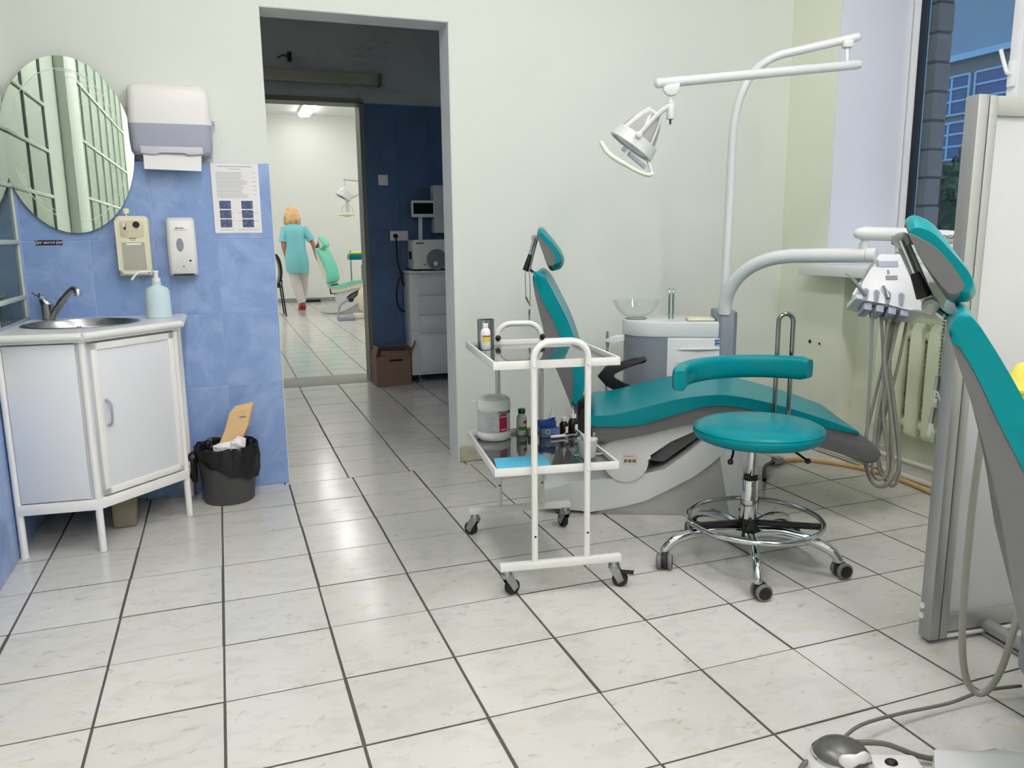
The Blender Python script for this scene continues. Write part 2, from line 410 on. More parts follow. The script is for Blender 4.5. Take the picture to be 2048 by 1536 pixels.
# ---- left wall: blue dado, dark green panes in white frames
wall_left = struct(B().box(-.9, -.715, -5.7, 1.13, 0, CH).obj('wall_left', M_PLASTER, smooth=False))
B().box(-.715, -.7016, -.30, .94, 0, .62).obj('tile_bed', M_BLUEGROUT, wall_left, smooth=False)
dm = B().box(-.004, .004, -.1235, .1235, -.1535, .1535, bev=.0012, seg=1).mesh('wall_tile', M_BLUE, smooth=False)
for a in range(5):
    for c in range(2): link('wall_tile', dm, wall_left, (-.704, .812 - a * .25, .155 + c * .31))
def glazing(y1, ny, z0, nz, pitch_y, pitch_z):
    b = B(); pm = B().box(-.004, .004, -pitch_y / 2 + .006, pitch_y / 2 - .006, -pitch_z / 2 + .006, pitch_z / 2 - .006).mesh('pane', M_GREENGLASS, smooth=False)
    for k in range(ny + 1): b.box(-.715, -.697, y1 - k * pitch_y - .007, y1 - k * pitch_y + .007, z0, z0 + nz * pitch_z)
    for k in range(nz + 1): b.box(-.715, -.695, y1 - ny * pitch_y, y1, z0 + k * pitch_z - .009, z0 + k * pitch_z + .009, bev=.003)
    b.obj('glazing_bar', M_FRAMEW, wall_left)
    for a in range(ny):
        for c in range(nz): link('pane', pm, wall_left, (-.708, y1 - (a + .5) * pitch_y, z0 + (c + .5) * pitch_z))
glazing(.925, 2, .699, 8, .46, .223)
glazing(-.92, 7, .699, 5, .42, .36)
B().box(-.715, -.66, -.90, -.50, 0, CH, bev=.01).obj('pillar', M_PLASTER, wall_left)
B().box(-.715, -.66, -3.9, .93, 2.50, 2.72, bev=.01).obj('ledge', M_PLASTER, wall_left)
# ---- rear wall behind the camera
wall_rear = struct(B().box(-.9, 4.0, -5.75, -5.6, 0, CH).obj('wall_rear', M_PLASTER, smooth=False))
# ---- right wall with window recess and radiator niche
b = B()
b.box(RX, 3.664, .60, WY, 0, CH).box(RX, 3.664, .45, .60, 0, .93).box(3.22, 3.664, -2.1, .45, 0, .93)
b.box(RX, 3.664, -5.6, -2.1, 0, CH).box(RX, 3.664, -2.1, .60, 2.85, CH)
wall_right = struct(b.obj('wall_right', M_PLASTER_R, smooth=False))
b = B().box(3.122, 3.585, .594, .599, .978, 2.85).box(3.122, 3.585, -2.099, .599, 2.844, 2.85).box(3.122, 3.585, -2.099, -2.094, .978, 2.85)
struct(b.obj('trim_2', M_REVEAL, smooth=False))
b = B().box(2.995, 3.12, -2.08, .67, .925, .977, bev=.006).box(3.12, 3.60, -2.099, .594, .932, .977)
sill = struct(b.obj('trim_3', M_WHITE))
for (y, z, r) in ((.686, .553, .011), (.61, .55, .007)):
    B().cyl((RX - .002, y, z), (RX + .001, y, z), r, n=9).obj('plaster_hole', M_BLACK, wall_right)
# ---- window
win = struct(thing('window_1', 'white plastic window in the deep reveal', 'window')); del win['category']
b = B().box(3.59, 3.66, .545, .597, .978, 2.846, bev=.004).box(3.59, 3.66, -2.09, -2.03, .978, 2.846, bev=.004).box(3.59, 3.66, -2.03, .545, .978, 1.03, bev=.004).box(3.59, 3.66, -2.03, .545, 2.79, 2.846, bev=.004)
b.box(3.585, 3.66, -.16, -.05, 1.03, 2.79, bev=.004).box(3.585, 3.66, -1.16, -1.05, 1.03, 2.79, bev=.004)
b.obj('window_frame', M_PVC, win)
for y0, y1 in ((-.05, .545), (-1.05, -.16), (-2.03, -1.16)):
    b = B().box(3.582, 3.64, y0, y0 + .055, 1.03, 2.79, bev=.004).box(3.582, 3.64, y1 - .004, y1, 1.03, 2.79).box(3.582, 3.64, y0, y1, 1.03, 1.13, bev=.004).box(3.582, 3.64, y0, y1, 2.73, 2.79, bev=.004)
    if y1 < .5: b.box(3.582, 3.64, y1 - .055, y1, 1.03, 2.79, bev=.004)
    sash = b.obj('sash', M_PVC, win)
    B().box(3.586, 3.632, y1 - .016, y1 - .004, 1.03, 2.79).obj('gasket', M_BLACK, sash, smooth=False)
    B().box(3.612, 3.618, y0 + .05, y1 - .02, 1.12, 2.74).obj('pane', M_PANE, sash, smooth=False)
b = B().box(3.560, 3.582, -.042, -.008, 1.80, 1.92, bev=.006); b.tube(cr([(3.568, -.025, 1.86), (3.545, -.025, 1.86), (3.535, -.02, 1.88), (3.535, .015, 1.97)], 4), .009)
b.obj('window_handle', M_PVC, win)
# ---- corridor and far room
CY0, CY1 = 3.50, 3.66
b = B().box(-1.2, .12, CY0, CY1, 0, CH).box(1.18, 5.2, CY0, CY1, 0, CH).box(.12, 1.18, CY0, CY1, 2.165, CH)
wall_corr = struct(b.obj('wall_corridor', M_CORR, smooth=False))
nav = B().box(1.185, 3.6, CY0 - .0162, CY0, 0, 2.155).obj('tile_bed', mat('navy_joint', (58, 84, 126), .7), wall_corr, smooth=False)
nm = B().box(-.1238, .1238, -.003, .003, -.1538, .1538, bev=.001, seg=1).mesh('wall_tile', M_NAVY, smooth=False)
for a in range(5):
    for c in range(7): link('wall_tile', nm, wall_corr, (1.31 + a * .25, CY0 - .0145, .155 + c * .308))
b = B().box(1.15, 1.185, CY0 - .018, CY1 + .01, 0, 2.165).box(.12, 1.185, CY0 - .018, CY1 + .01, 2.155, 2.19).box(.12, .15, CY0 - .018, CY1 + .01, 0, 2.165)
struct(b.obj('trim_4', mat('grey_door_frame', (122, 128, 122), .5), smooth=False))
struct(B().box(-3.35, -3.2, 1.0, 3.66, 0, CH).box(-3.35, -.9, 1.0, 1.13, 0, CH).box(-3.35, -1.2, 3.5, 3.66, 0, CH).obj('wall_corridor_left', M_CORR, smooth=False))
struct(B().box(-3.35, -2.6, 1.0, 3.66, -.12, 0).obj('floor_corridor', M_FLOOR, smooth=False)); struct(B().box(-3.35, -2.6, 1.0, 3.66, CH, CH + .1).obj('ceiling_corridor', M_CEIL, smooth=False))
b = B().box(3.6, 3.75, 1.13, 1.5, 0, CH).box(3.6, 3.75, 3.2, 3.5, 0, CH).box(3.6, 3.75, 1.5, 3.2, 0, .9).box(3.6, 3.75, 1.5, 3.2, 2.6, CH)
struct(b.obj('wall_corridor_right', M_CORR, smooth=False))
added_win = struct(thing('added_window', 'added white window lighting the corridor from its unseen right end', 'window')); del added_win['category']  # window added out of view so sky light brightens the dark corridor
B().box(3.66, 3.72, 1.5, 1.57, .9, 2.6).box(3.66, 3.72, 3.13, 3.2, .9, 2.6).box(3.66, 3.72, 1.5, 3.2, .9, .97).box(3.66, 3.72, 1.5, 3.2, 2.53, 2.6).box(3.66, 3.72, 2.31, 2.39, .9, 2.6).obj('window_frame', M_PVC, added_win, smooth=False)
for y0, y1 in ((1.57, 2.31), (2.39, 3.13)): B().box(3.68, 3.686, y0, y1, .97, 2.53).obj('pane', M_PANE, added_win, smooth=False)
struct(B().box(-2.0, 5.2, 12.2, 12.35, 0, CH).obj('wall_far', M_PLASTER, smooth=False))
struct(B().box(-2.0, 5.05, 12.185, 12.2, 0, .075).obj('baseboard_far', mat('grey_baseboard', (150, 154, 152), .5), smooth=False))
struct(B().box(-2.0, -1.85, 3.66, 12.2, 0, CH).obj('wall_far_left', M_PLASTER, smooth=False))
struct(B().box(5.05, 5.2, 3.66, 12.2, 0, CH).obj('wall_far_right', M_PLASTER, smooth=False))
# ---- luminaires
def luminaire(label, x, y, m, L=1.25, w=.18, group=None, rz=0):
    t = thing('ceiling_light', label, 'light', (x, y, CH), rz, group)
    B().box(-w / 2 - .01, w / 2 + .01, -L / 2 - .01, L / 2 + .01, -.035, -.001, bev=.004).obj('housing', M_WHITEPL, t)
    B().prism([(-w / 2, -.035), (-w / 2 + .02, -.08), (w / 2 - .02, -.08), (w / 2, -.035)], -L / 2, L / 2, 'y', bev=.006).obj('diffuser', m, t)
names = {(.2, -1.25): 'nearest the sink corner', (2.0, -1.25): 'nearest the window niche', (.2, -3.1): 'left of the camera', (2.0, -3.1): 'right of the camera', (.2, -4.9): 'rear left', (2.0, -4.9): 'rear right'}
for (x, y), n in names.items(): luminaire('lit fluorescent ceiling light %s' % n, x, y, M_LAMP, group='fluorescent lights of the treatment room')
for k, (x, y) in enumerate(((1.62, 11.2), (1.58, 8.6), (1.55, 5.8), (3.6, 10.2), (3.6, 6.6), (-.6, 10.2), (-.6, 6.6))):  # the wide side lights are unseen, added to brighten the back room
    luminaire('bright fluorescent ceiling light at the far end of the back room' if k == 0 else 'lit fluorescent ceiling light of the back room, ' + ('second from its far wall', 'nearest its doorway', 'added unseen far right', 'added unseen near right', 'added unseen far left', 'added unseen near left')[k - 1], x, y, M_LAMPFAR, w=.2 if k < 3 else .55, group='fluorescent lights of the back room')
luminaire('added fill light on the ceiling at the unseen left end of the corridor', -1.9, 2.3, M_LAMPFILL)  # added out of view to brighten the corridor and the doorway jamb
# ---- outdoors
struct(B().box(3.72, 60, -30, 45, -1.3, -1.2).obj('yard_ground', M_OUTGROUND, smooth=False))
pier = thing('brick_pier', 'grey brick pier just outside the window', 'pier', (3.95, .757, 0))
B().box(-.05, .05, -.040, .040, -1.2, 3.2).obj('mortar_core', M_MORTAR, pier, smooth=False)
bm_ = B().box(-.056, .056, -.046, .046, -.072, .072, bev=.004, seg=1).mesh('brick', M_BRICKOUT)
for k in range(14): link('brick', bm_, pier, (random.uniform(-.004, .004), random.uniform(-.003, .003), .90 + k * .157))
BX = 34.0
def bpt(az, sl):
    k = (BX - CAM.x); return CAM.y + k / math.tan(math.radians(az)), CAM.z + sl * k / math.sin(math.radians(az))
bld = thing('office_building', 'grey office block with pale framed windows seen through the window', 'building', (BX, 24, -1.2))
zc = bpt(49, .178)[1] + 1.2
B().box(0, 8, -26, 26, 0, zc).obj('wall', M_FACADE, bld, smooth=False)
B().box(.6, 8, -26, 26, zc, zc + 7).obj('upper_storey', M_FACADEUP, bld, smooth=False)
B().box(-.25, .6, -26, 26, zc, zc + .28).obj('cornice', M_FARFRAME, bld, smooth=False)
def far_window(y0, y1, z0, z1, cols, rows):
    y0 -= 24; y1 -= 24; z0 += 1.2; z1 += 1.2
    b = B()
    for k in range(len(cols)): yy = y0 + (y1 - y0) * cols[k]; b.box(-.1, .02, yy - .05, yy + .05, z0, z1)
    for k in range(len(rows)): zz = z0 + (z1 - z0) * rows[k]; b.box(-.09, .02, min(y0, y1), max(y0, y1), zz - .045, zz + .045)
    f = b.obj('window', M_FARFRAME, bld, smooth=False)
    for a in range(len(cols) - 1):
        for c in range(len(rows) - 1):
            B().box(-.04, 0.01, y0 + (y1 - y0) * cols[a], y0 + (y1 - y0) * cols[a + 1], z0 + (z1 - z0) * rows[c], z0 + (z1 - z0) * rows[c + 1]).obj('pane', M_FARPANE, f, smooth=False)
for a0, a1 in ((46.0, 48.95), (49.25, 52.2), (52.5, 55.4), (43.0, 45.7)):
    ya, yb = bpt(a0, 0)[0], bpt(a1, 0)[0]
    for s0, s1 in ((.122, .161), (.076, .114)):
        za, zb = bpt(48.2, s0)[1], bpt(48.2, s1)[1]
        far_window(ya, yb, za, zb, (0, .70, 1), (0, .35, .68, 1))
def tree(label, x, y, h, r, n, seed):
    rnd = random.Random(seed); t = thing('tree', label, 'tree', (x, y, -1.2), 0, 'trees in front of the office block')
    B().tube([(0, 0, 0), (.1, 0, h * .4), (.05, .1, h * .8)], [.2, .15, .05], 8).obj('trunk', M_BARK, t)
    b = B()
    for k in range(n):
        v = Vector((rnd.gauss(0, 1), rnd.gauss(0, 1), rnd.gauss(0, 1))).normalized() * r * rnd.uniform(.35, 1) ** .6
        c = Vector((v.x, v.y, h * .68 + v.z * .95)); s = rnd.uniform(.10, .24)
        a = Vector((rnd.gauss(0, 1), rnd.gauss(0, 1), rnd.gauss(0, 1))).normalized(); d = a.orthogonal().normalized() * s; e = a.cross(d)
        b.quad(c - d, c + e * .6, c + d, c - e * .6)
    o = b.obj('foliage', M_LEAF, t, smooth=False); o['kind'] = 'stuff'
tree('leafy green tree low behind the brick pier', 22, 16.5, 3.6, 2.0, 2600, 3)
tree('green tree in front of the right building windows', 26, 18.2, 6.6, 1.5, 1600, 5)
tree('dark green tree filling the lower window view', 19, 12.4, 3.4, 2.1, 2600, 8)
# ================================================================== DENTAL CHAIR (local x: head to foot, y: away from the camera, z up)
def dental_chair(label, loc, rz, pad, hr, hrg, link_a, link_b, lever, hw=(.09, .33), scale=1.0, group='dental chairs', shell=None, detail=True, gs=.006, bw=.40, bb_=.012, prof=None):
    sh = shell or M_CHAIRG
    t = thing('dental_chair', label, 'dental chair', loc, rz, group, scale)
    # base
    lo = [(-.262, .03), (-.221, .018), (-.062, .010), (.078, .027), (.165, .064), (.251, .109), (.354, .168), (.42, .22), (.466, .265)]
    up = [(.47, .40), (.42, .365), (.383, .32), (.335, .275), (.282, .233), (.235, .20), (.18, .174), (.08, .160), (-.016, .155), (-.15, .135), (-.258, .113)]
    B().prism(lo + [(.50, .30), (.52, .40)] + up, .0, bw, 'y', bev=bb_, seg=4).obj('base_cover', M_UNITW, t)
    B().prism([(-.06, .0), (.515, .0), (.508, .02), (.46, .275), (.40, .24), (.25, .13), (.08, .045)], .012, bw - .012, 'y', bev=.003).obj('base_panel', M_BASEG, t)
    B().prism([(.508, 0), (.566, 0), (.575, .05), (.545, .31), (.52, .40), (.47, .40), (.458, .27)], .004, bw - .004, 'y', bev=.006).obj('end_post', M_UNITW, t)
    if detail: B().cyl((.55, -.0, .035), (.55, .005, .035), .006, n=10).obj('post_screw', M_BLACK, t)
    # lifting link
    hub = [(.083 + math.cos(a) * .093, .236 + math.sin(a) * .093) for a in [math.radians(q) for q in range(-215, 22, 12)]]
    lk = B().prism(hub + [(.18, .262), (.258, .330), (.352, .375), (.52, .42), (.52, .45), (.345, .412), (.177, .368), (.037, .330), (-.03, .30)], -.012, .41, 'y', bev=.01)
    lk = lk.obj('lifting_link', M_UNITW, t)
    if detail:
        st = B().box(.068, .130, -.0135, -.0118, .222, .268).obj('sticker', mat('cream_sticker', (226, 212, 198), .6, vary=.1, scale=80), lk, smooth=False)
        [B().box(.076 + k * .0062, .076 + k * .0062 + (.003 if k % 3 else .0045), -.0139, -.0135, .231, .245).obj('print_mark', M_BLACKINK, st, smooth=False) for k in range(8)]; B().box(.074, .112, -.0139, -.0135, .256, .2585).obj('print_line', M_INK, st, smooth=False)
    B().prism([(.168, .229), (.262, .312), (.36, .386), (.50, .40), (.50, .355), (.371, .335), (.243, .222)], .03, .37, 'y', bev=.006).obj('link_grey_arm', M_CHAIRG, t)  # dark grey wedge between the lifting link and the base cover
    # seat and leg rest: grey shell under a padded cushion
    top = cr([(-.075, .405), (-.05, .432), (.0, .437), (.055, .446), (.172, .477), (.289, .507), (.405, .523), (.50, .520), (.6, .502), (.7, .476), (.8, .446), (.9, .412), (.98, .380)], 3)
    bot = cr([(.98, .372), (.9, .388), (.8, .408), (.7, .435), (.6, .458), (.5, .478), (.406, .479), (.33, .461), (.252, .437), (.18, .412), (.115, .396), (.03, .392), (-.06, .390)], 3)
    y0, y1 = -.055, .455
    poly = [(p.x, p.y) for p in [Vector((q[0], q[1], 0)) for q in top]] + [(q[0], q[1]) for q in bot]
    B().prism(poly, y0, y1, 'y', bev=.022, seg=4).obj('seat_cushion', pad, t, ang=50)
    gt = [(-.062, .392), (.03, .394), (.115, .399), (.18, .415), (.252, .440), (.33, .463), (.406, .482), (.5, .48), (.6, .462), (.7, .438), (.8, .412), (.9, .392), (.975, .374), (1.045, .328), (1.075, .288)]
    gb = [(1.062, .262), (1.02, .248), (.93, .285), (.8, .325), (.6, .372), (.45, .402), (.33, .400), (.25, .382), (.175, .360), (.06, .336), (-.03, .318), (-.055, .345)]
    B().prism([(p[0], p[1]) for p in cr([(*q, 0) for q in gt], 2)] + [(p[0], p[1]) for p in cr([(*q, 0) for q in gb], 2)], y0 + .008, y1 - .008, 'y', bev=.014, seg=3).obj('seat_shell', sh, t, ang=50)
    # backrest
    by0, by1 = -.005, .405
    f = [(-.297, .985), (-.290, 1.0), (-.277, 1.006), (-.257, .997), (-.231, .960), (-.197, .894), (-.157, .814), (-.127, .734), (-.106, .66), (-.093, .60), (-.089, .54), (-.100, .490), (-.128, .466)]
    g = [(-.140, .472), (-.131, .529), (-.134, .611), (-.150, .665), (-.170, .713), (-.208, .814), (-.247, .884), (-.272, .935), (-.290, .972)]
    if prof: f, g = prof[0], prof[1]
    g = [(x - gs * min(1, max(0, (z - .55) / .3)) * (1 if z < .93 else .5), z) for x, z in g]
    fp = cr([(*q, 0) for q in f], 3); gp = cr([(*q, 0) for q in g], 3)
    B().prism([(p.x, p.y) for p in fp] + [(p.x, p.y) for p in gp], by0, by1, 'y', bev=.017, seg=4).obj('backrest_cushion', pad, t, ang=60)
    so = [(-.296, .978), (-.287, .914), (-.258, .794), (-.234, .693), (-.197, .601), (-.151, .487), (-.124, .408), (-.116, .414), (-.124, .44), (-.138, .47)]
    if prof: so = prof[2]
    poly = [(p[0], p[1]) for p in cr([(*q, 0) for q in so], 2)] + [(p.x, p.y) for p in gp]
    B().prism(poly, by0 + .002, by1 - .002, 'y', bev=.012, seg=3).obj('backrest_shell', sh, t, ang=50)
    B().prism([(-.125, .41), (-.115, .30), (-.06, .30), (-.03, .36), (-.085, .45)], .06, .34, 'y', bev=.008).obj('back_hinge', M_BLACK, t)
    # headrest: oval pad, grey back, folding link, rod and lever
    h0, h1 = hw; hc = (h0 + h1) / 2
    def hloft(poly, y0, y1, shrink):
        P = cr([(*q, 0) for q in poly], 3, closed=True); c = sum(P, Vector((0, 0, 0))) / len(P); rings = []
        for k in range(9):
            a = -1 + 2 * k / 8; s = 1 - shrink * abs(a) ** 3.2
            rings.append([(c.x + (p.x - c.x) * (1 - (1 - s) * .55), (y0 + y1) / 2 + a * (y1 - y0) / 2, c.y + (p.y - c.y) * s) for p in P])
        return B().loft(rings)
    hloft(hr, h0, h1, .30).obj('headrest_cushion', pad, t, ang=60)
    hloft(hrg, h0 - .008, h1 + .008, .27).obj('headrest_back', sh, t, ang=60)
    a, b_ = Vector((link_a[0], hc - .03, link_a[1])), Vector((link_b[0], hc - .03, link_b[1]))
    bb = B()
    for dy in (-.012, .05): bb.beam(a + Vector((0, dy, 0)), b_ + Vector((0, dy, 0)), .010, .020, .002)
    for p in (a, b_): bb.cyl(p + Vector((0, -.022, 0)), p + Vector((0, .062, 0)), .014, n=18, bev=.002)
    hl = bb.obj('headrest_link', M_ALU, t)
    B().cyl(a + Vector((0, -.024, 0)), a + Vector((0, -.021, 0)), .006, n=12).cyl(b_ + Vector((0, -.024, 0)), b_ + Vector((0, -.021, 0)), .006, n=12).obj('link_bolt', M_STEEL, hl)
    la, lb = Vector((lever[0][0], hc - .055, lever[0][1])), Vector((lever[1][0], hc - .055, lever[1][1]))
    B().tube([a + Vector((0, -.024, 0)), la.lerp(lb, .3), la.lerp(lb, .55)], .0045, 8).obj('lever_rod', M_CHROME, hl)
    B().cyl(la.lerp(lb, .45), lb, .008, .013, n=16, bev=.002).obj('lever_grip', M_BLACK, hl)
    near_back = Vector((hr[0][0], hc, hr[0][1]))
    B().beam(a, Vector((hrg[-1][0] * .6 + hrg[0][0] * .4 + .02, hc, hrg[-1][1])), .05, .016, .002).obj('headrest_plate', M_ALU, hl)
    B().tube(cr([b_ + Vector((0, .03, 0)), (b_.lerp(Vector((-.28, hc, .975)), .5)), (-.285, hc, .985), (-.27, hc, .93)], 4), .007, 8).obj('headrest_stem', M_CHROME, t)
    return t
HR = [(-.286, 1.170), (-.278, 1.181), (-.266, 1.180), (-.242, 1.153), (-.207, 1.109), (-.185, 1.073), (-.177, 1.043), (-.187, 1.014), (-.211, 1.003), (-.238, 1.008), (-.262, 1.08), (-.280, 1.140)]
HRG = [(-.285, 1.165), (-.254, 1.132), (-.217, 1.085), (-.199, 1.040), (-.208, 1.014), (-.237, 1.010), (-.264, 1.08), (-.283, 1.145)]
CH_O, CH_A = (1.5, -.03, 0), math.radians(-25.5)
dental_chair('teal dental chair reclined behind the trolley and stool', CH_O, CH_A, M_TEAL, HR, HRG, (-.297, 1.138), (-.330, 1.012), ((-.300, 1.125), (-.337, 1.005)))
HR2 = [(-.385, 1.16), (-.378, 1.172), (-.364, 1.172), (-.339, 1.156), (-.308, 1.116), (-.28, 1.076), (-.269, 1.048), (-.274, 1.030), (-.29, 1.026), (-.31, 1.03), (-.349, 1.091), (-.37, 1.132)]
HRG2 = [(-.383, 1.158), (-.36, 1.146), (-.337, 1.129), (-.311, 1.097), (-.292, 1.066), (-.284, 1.049), (-.289, 1.036), (-.309, 1.031), (-.351, 1.091), (-.372, 1.132)]
FG_O, FG_A = (1.335, -2.165, 0), math.radians(-47)
FGP = ([(-.309, .990), (-.303, 1.012), (-.293, 1.024), (-.275, 1.011), (-.249, .974), (-.226, .937), (-.201, .893), (-.165, .82), (-.132, .735), (-.108, .66), (-.094, .60), (-.089, .54), (-.100, .490), (-.128, .466)],
       [(-.140, .472), (-.132, .529), (-.136, .62), (-.157, .70), (-.190, .78), (-.228, .851), (-.268, .93), (-.300, .982)],
       [(-.306, .985), (-.296, .952), (-.266, .875), (-.231, .765), (-.205, .665), (-.183, .563), (-.152, .465), (-.126, .408), (-.116, .414), (-.124, .44), (-.138, .47)])
dental_chair('teal dental chair with grey headrest back cut off by the right edge', FG_O, FG_A, M_TEAL, HR2, HRG2, (-.388, 1.131), (-.335, 1.019), ((-.378, 1.110), (-.345, 1.035)), hw=(.07, .30), gs=0, bw=.295, bb_=.03, prof=FGP)
dental_chair('mint green dental chair in the far back room', (1.70, 9.55, 0), math.radians(-30), M_MINT, HR, HRG, (-.297, 1.138), (-.330, 1.012), ((-.300, 1.125), (-.337, 1.005)), shell=M_CREAM, detail=False)

# headrest bib chains
def bib_chain(label, loc, rz, pts, clips, group):
    t = thing('bib_chain', label, 'chain', loc, rz, group)
    P = cr(pts, 5); bb = B(); acc = 0; step = .0062
    last = P[0]
    for p in P[1:]:
        while (p - last).length > step:
            last = last + (p - last).normalized() * step; bb.ball(last, .0026, 6)
    bb.obj('ball_chain', M_STEEL, t)
    for (a, b_) in clips:
        a, b_ = Vector(a), Vector(b_)
        B().cyl(a, a.lerp(b_, .55), .0042, n=8).beam(a.lerp(b_, .5), b_, .006, .003).beam(a.lerp(b_, .45), b_ + Vector((.008, 0, .004)), .005, .002).obj('clip', M_STEEL, t)
bib_chain('thin ball chain with clips hanging from the headrest behind the trolley', CH_O, CH_A,
          [(-.338, .16, 1.0), (-.338, .16, .955), (-.336, .16, .90), (-.328, .16, .875), (-.320, .16, .86), (-.318, .16, .90), (-.319, .16, .955), (-.322, .16, 1.0)],
          [((-.337, .16, .895), (-.319, .16, .855)), ((-.322, .16, .842), (-.324, .16, .795))], 'bib chains')
bib_chain('ball chain with clips hanging beside the grey partition post', FG_O, FG_A,
          [(-.312, .13, 1.012), (-.313, .13, .985), (-.314, .13, .93), (-.314, .13, .89), (-.315, .13, .86)],
          [((-.314, .13, .90), (-.316, .13, .855)), ((-.316, .13, .845), (-.321, .13, .795))], 'bib chains')
# armrest, far side
arm = B().prism([(.005, .545), (.05, .560), (.14, .585), (.188, .590), (.196, .578), (.186, .566), (.10, .548), (.045, .520), (.035, .500), (.05, .480), (.11, .452), (.16, .440), (.15, .415), (.07, .425), (.01, .455), (-.03, .50)], .475, .515, 'y', bev=.008, seg=3)
ch = [o for o in C.objects if o.get('category') == 'dental chair'][0]
arm.obj('armrest', M_BLACK, ch)

# ================================================================== DENTAL UNIT (same local frame)
def dental_unit(label, loc, rz, group, bag=False, arms=True):
    t = thing('dental_unit', label, 'dental unit', loc, rz, group)
    Y0, Y1 = .60, .90
    def outline(x0, x1, inset=0):
        # rounded left end
        r = (Y1 - Y0) / 2 - inset; cx = x0 + r + inset; pts = []
        for k in range(13):
            a = math.radians(-90 - 180 * k / 12); pts.append((cx + math.cos(a) * r, (Y0 + Y1) / 2 + math.sin(a) * r))
        return [(x1 - inset, Y0 + inset)] + pts + [(x1 - inset, Y1 - inset)]
    B().prism(outline(.092, .600), .668, .742, 'z', bev=.008).obj('basin_top', M_UNITW, t)
    B().prism(outline(.098, .34, .002), .10, .668, 'z').obj('grey_body', M_UNITG, t)
    B().prism(outline(.13, .58, .012), 0, .10, 'z').obj('plinth', M_UNITG, t)
    pn = B().box(.297, .592, Y0 - .006, Y1 - .02, .09, .666, bev=.006).obj('front_panel', M_UNITW, t)
    for z in (.612, .548, .484):
        B().tube(cr([(.322, Y0 - .004, z), (.37, Y0 - .009, z + .001), (.45, Y0 - .011, z + .003), (.52, Y0 - .009, z + .004), (.555, Y0 - .003, z + .005)], 3), [.0015] * 3 + [.004] * 2 + [.006] * 4 + [.005] * 2 + [.0015] * 2, 8).obj('ridge', M_UNITW, pn)
    lg = B().box(.517, .545, Y0 - .0075, Y0 - .0058, .630, .660, bev=.0004).obj('logo', M_LOGO, t)
    text('CX', .016, M_PAPER, lg, (.531, Y0 - .0078, .648)); B().box(.520, .542, Y0 - .0079, Y0 - .0074, .6325, .6355).obj('print_line', M_PAPER, lg, smooth=False)
    B().prism([(.525, Y0 + .01), (.545, Y0 - .012), (.60, Y0 - .012), (.618, Y0 + .01), (.618, Y1 - .10), (.525, Y1 - .10)], .05, .79, 'z', bev=.008).obj('column', M_UNITG, t)
    # bowl, tap, mat
    c = (.158, .745, .0)
    B().lathe([(.028, .742), (.030, .746), (.055, .752), (.085, .776), (.104, .806), (.113, .832), (.116, .834), (.114, .836), (.111, .833), (.101, .808), (.082, .780), (.052, .757), (.026, .751), (.001, .750)], c, 36, caps=False).obj('bowl', M_BOWL, t)
    B().torus((c[0], c[1], .744), .05, .003, 28, 6).obj('drain_ring', M_STEEL, t)
    for dx in (0, .018):
        B().tube(cr([(.316 + dx, .73, .742), (.316 + dx, .73, .86), (.316 + dx, .728, .882), (.314 + dx, .715, .888), (.312 + dx, .700, .880), (.312 + dx, .697, .868)], 4), .0055, 8).obj('spout', M_CHROME, t)
    B().box(.395, .52, .62, .74, .743, .755, bev=.006).obj('glove_pad', M_CREAM, t)
    if bag: return t
    # suction hose holder
    hd = B().prism([(.098, .642), (.098, .672), (.06, .670), (.03, .660), (.006, .652), (.006, .638), (.05, .636)], .64, .70, 'y', bev=.004).obj('suction_holder', M_UNITW, t)
    B().cyl((.018, .66, .62), (.018, .66, .668), .008, n=10).cyl((.018, .66, .668), (.018, .66, .690), .006, n=10).obj('suction_tip', M_STEEL, hd)
    B().tube(cr([(.018, .66, .62), (.016, .66, .55), (.012, .66, .45), (.03, .66, .36), (.10, .68, .30)], 5), .006, 8).obj('suction_hose', M_HOSE, hd)
    # lamp pole and delivery arm
    B().tube(cr([(.568, .67, .78), (.568, .67, 1.0), (.572, .67, 1.3), (.573, .67, 1.5), (.578, .67, 1.62), (.592, .67, 1.712), (.616, .67, 1.788), (.648, .67, 1.846), (.70, .67, 1.896), (.764, .67, 1.926), (.85, .67, 1.944), (1.098, .67, 1.992)], 5), .0185, 16).ball((1.098, .67, 1.992), .0185, 14).obj('lamp_pole', M_UNITW, t)
    B().tube(cr([(.560, .61, .78), (.562, .60, .84), (.573, .58, .89), (.60, .55, .946), (.65, .50, 1.0), (.72, .44, 1.036), (.80, .38, 1.05)], 5) + [(1.045, .20, 1.055)], .030, 18).cyl((1.045, .20, 1.055), (1.075, .178, 1.056), .030, .029, n=18, bev=.004).obj('lower_arm', M_UNITW, t)
    B().cyl((1.035, .207, 1.075), (1.035, .207, 1.135), .014, n=14).cyl((1.035, .207, 1.08), (1.035, .207, 1.105), .019, n=14).obj('arm_joint', M_UNITW, t)
    up_ = B().tube([(1.008, .195, 1.142), (1.025, .198, 1.142), (1.20, .215, 1.135), (1.45, .24, 1.118)], [.022, .0275, .0275, .0265], 18).ball((1.008, .195, 1.142), .022, 12).obj('upper_arm', M_UNITW, t)
    text('DIGR', .022, M_BLACKINK, up_, (1.360, .203, 1.123), (PI / 2, 0, math.radians(5)))
    return t
U = dental_unit('white and grey dental unit with lamp pole behind the teal chair', CH_O, CH_A, 'dental units')
FG0_A = math.radians(-47)
U2 = dental_unit('grey dental unit body at the right edge behind the near chair', (1.335 - .17 * math.cos(FG0_A), -2.165 - .17 * math.sin(FG0_A), 0), FG0_A, 'dental units', bag=True)
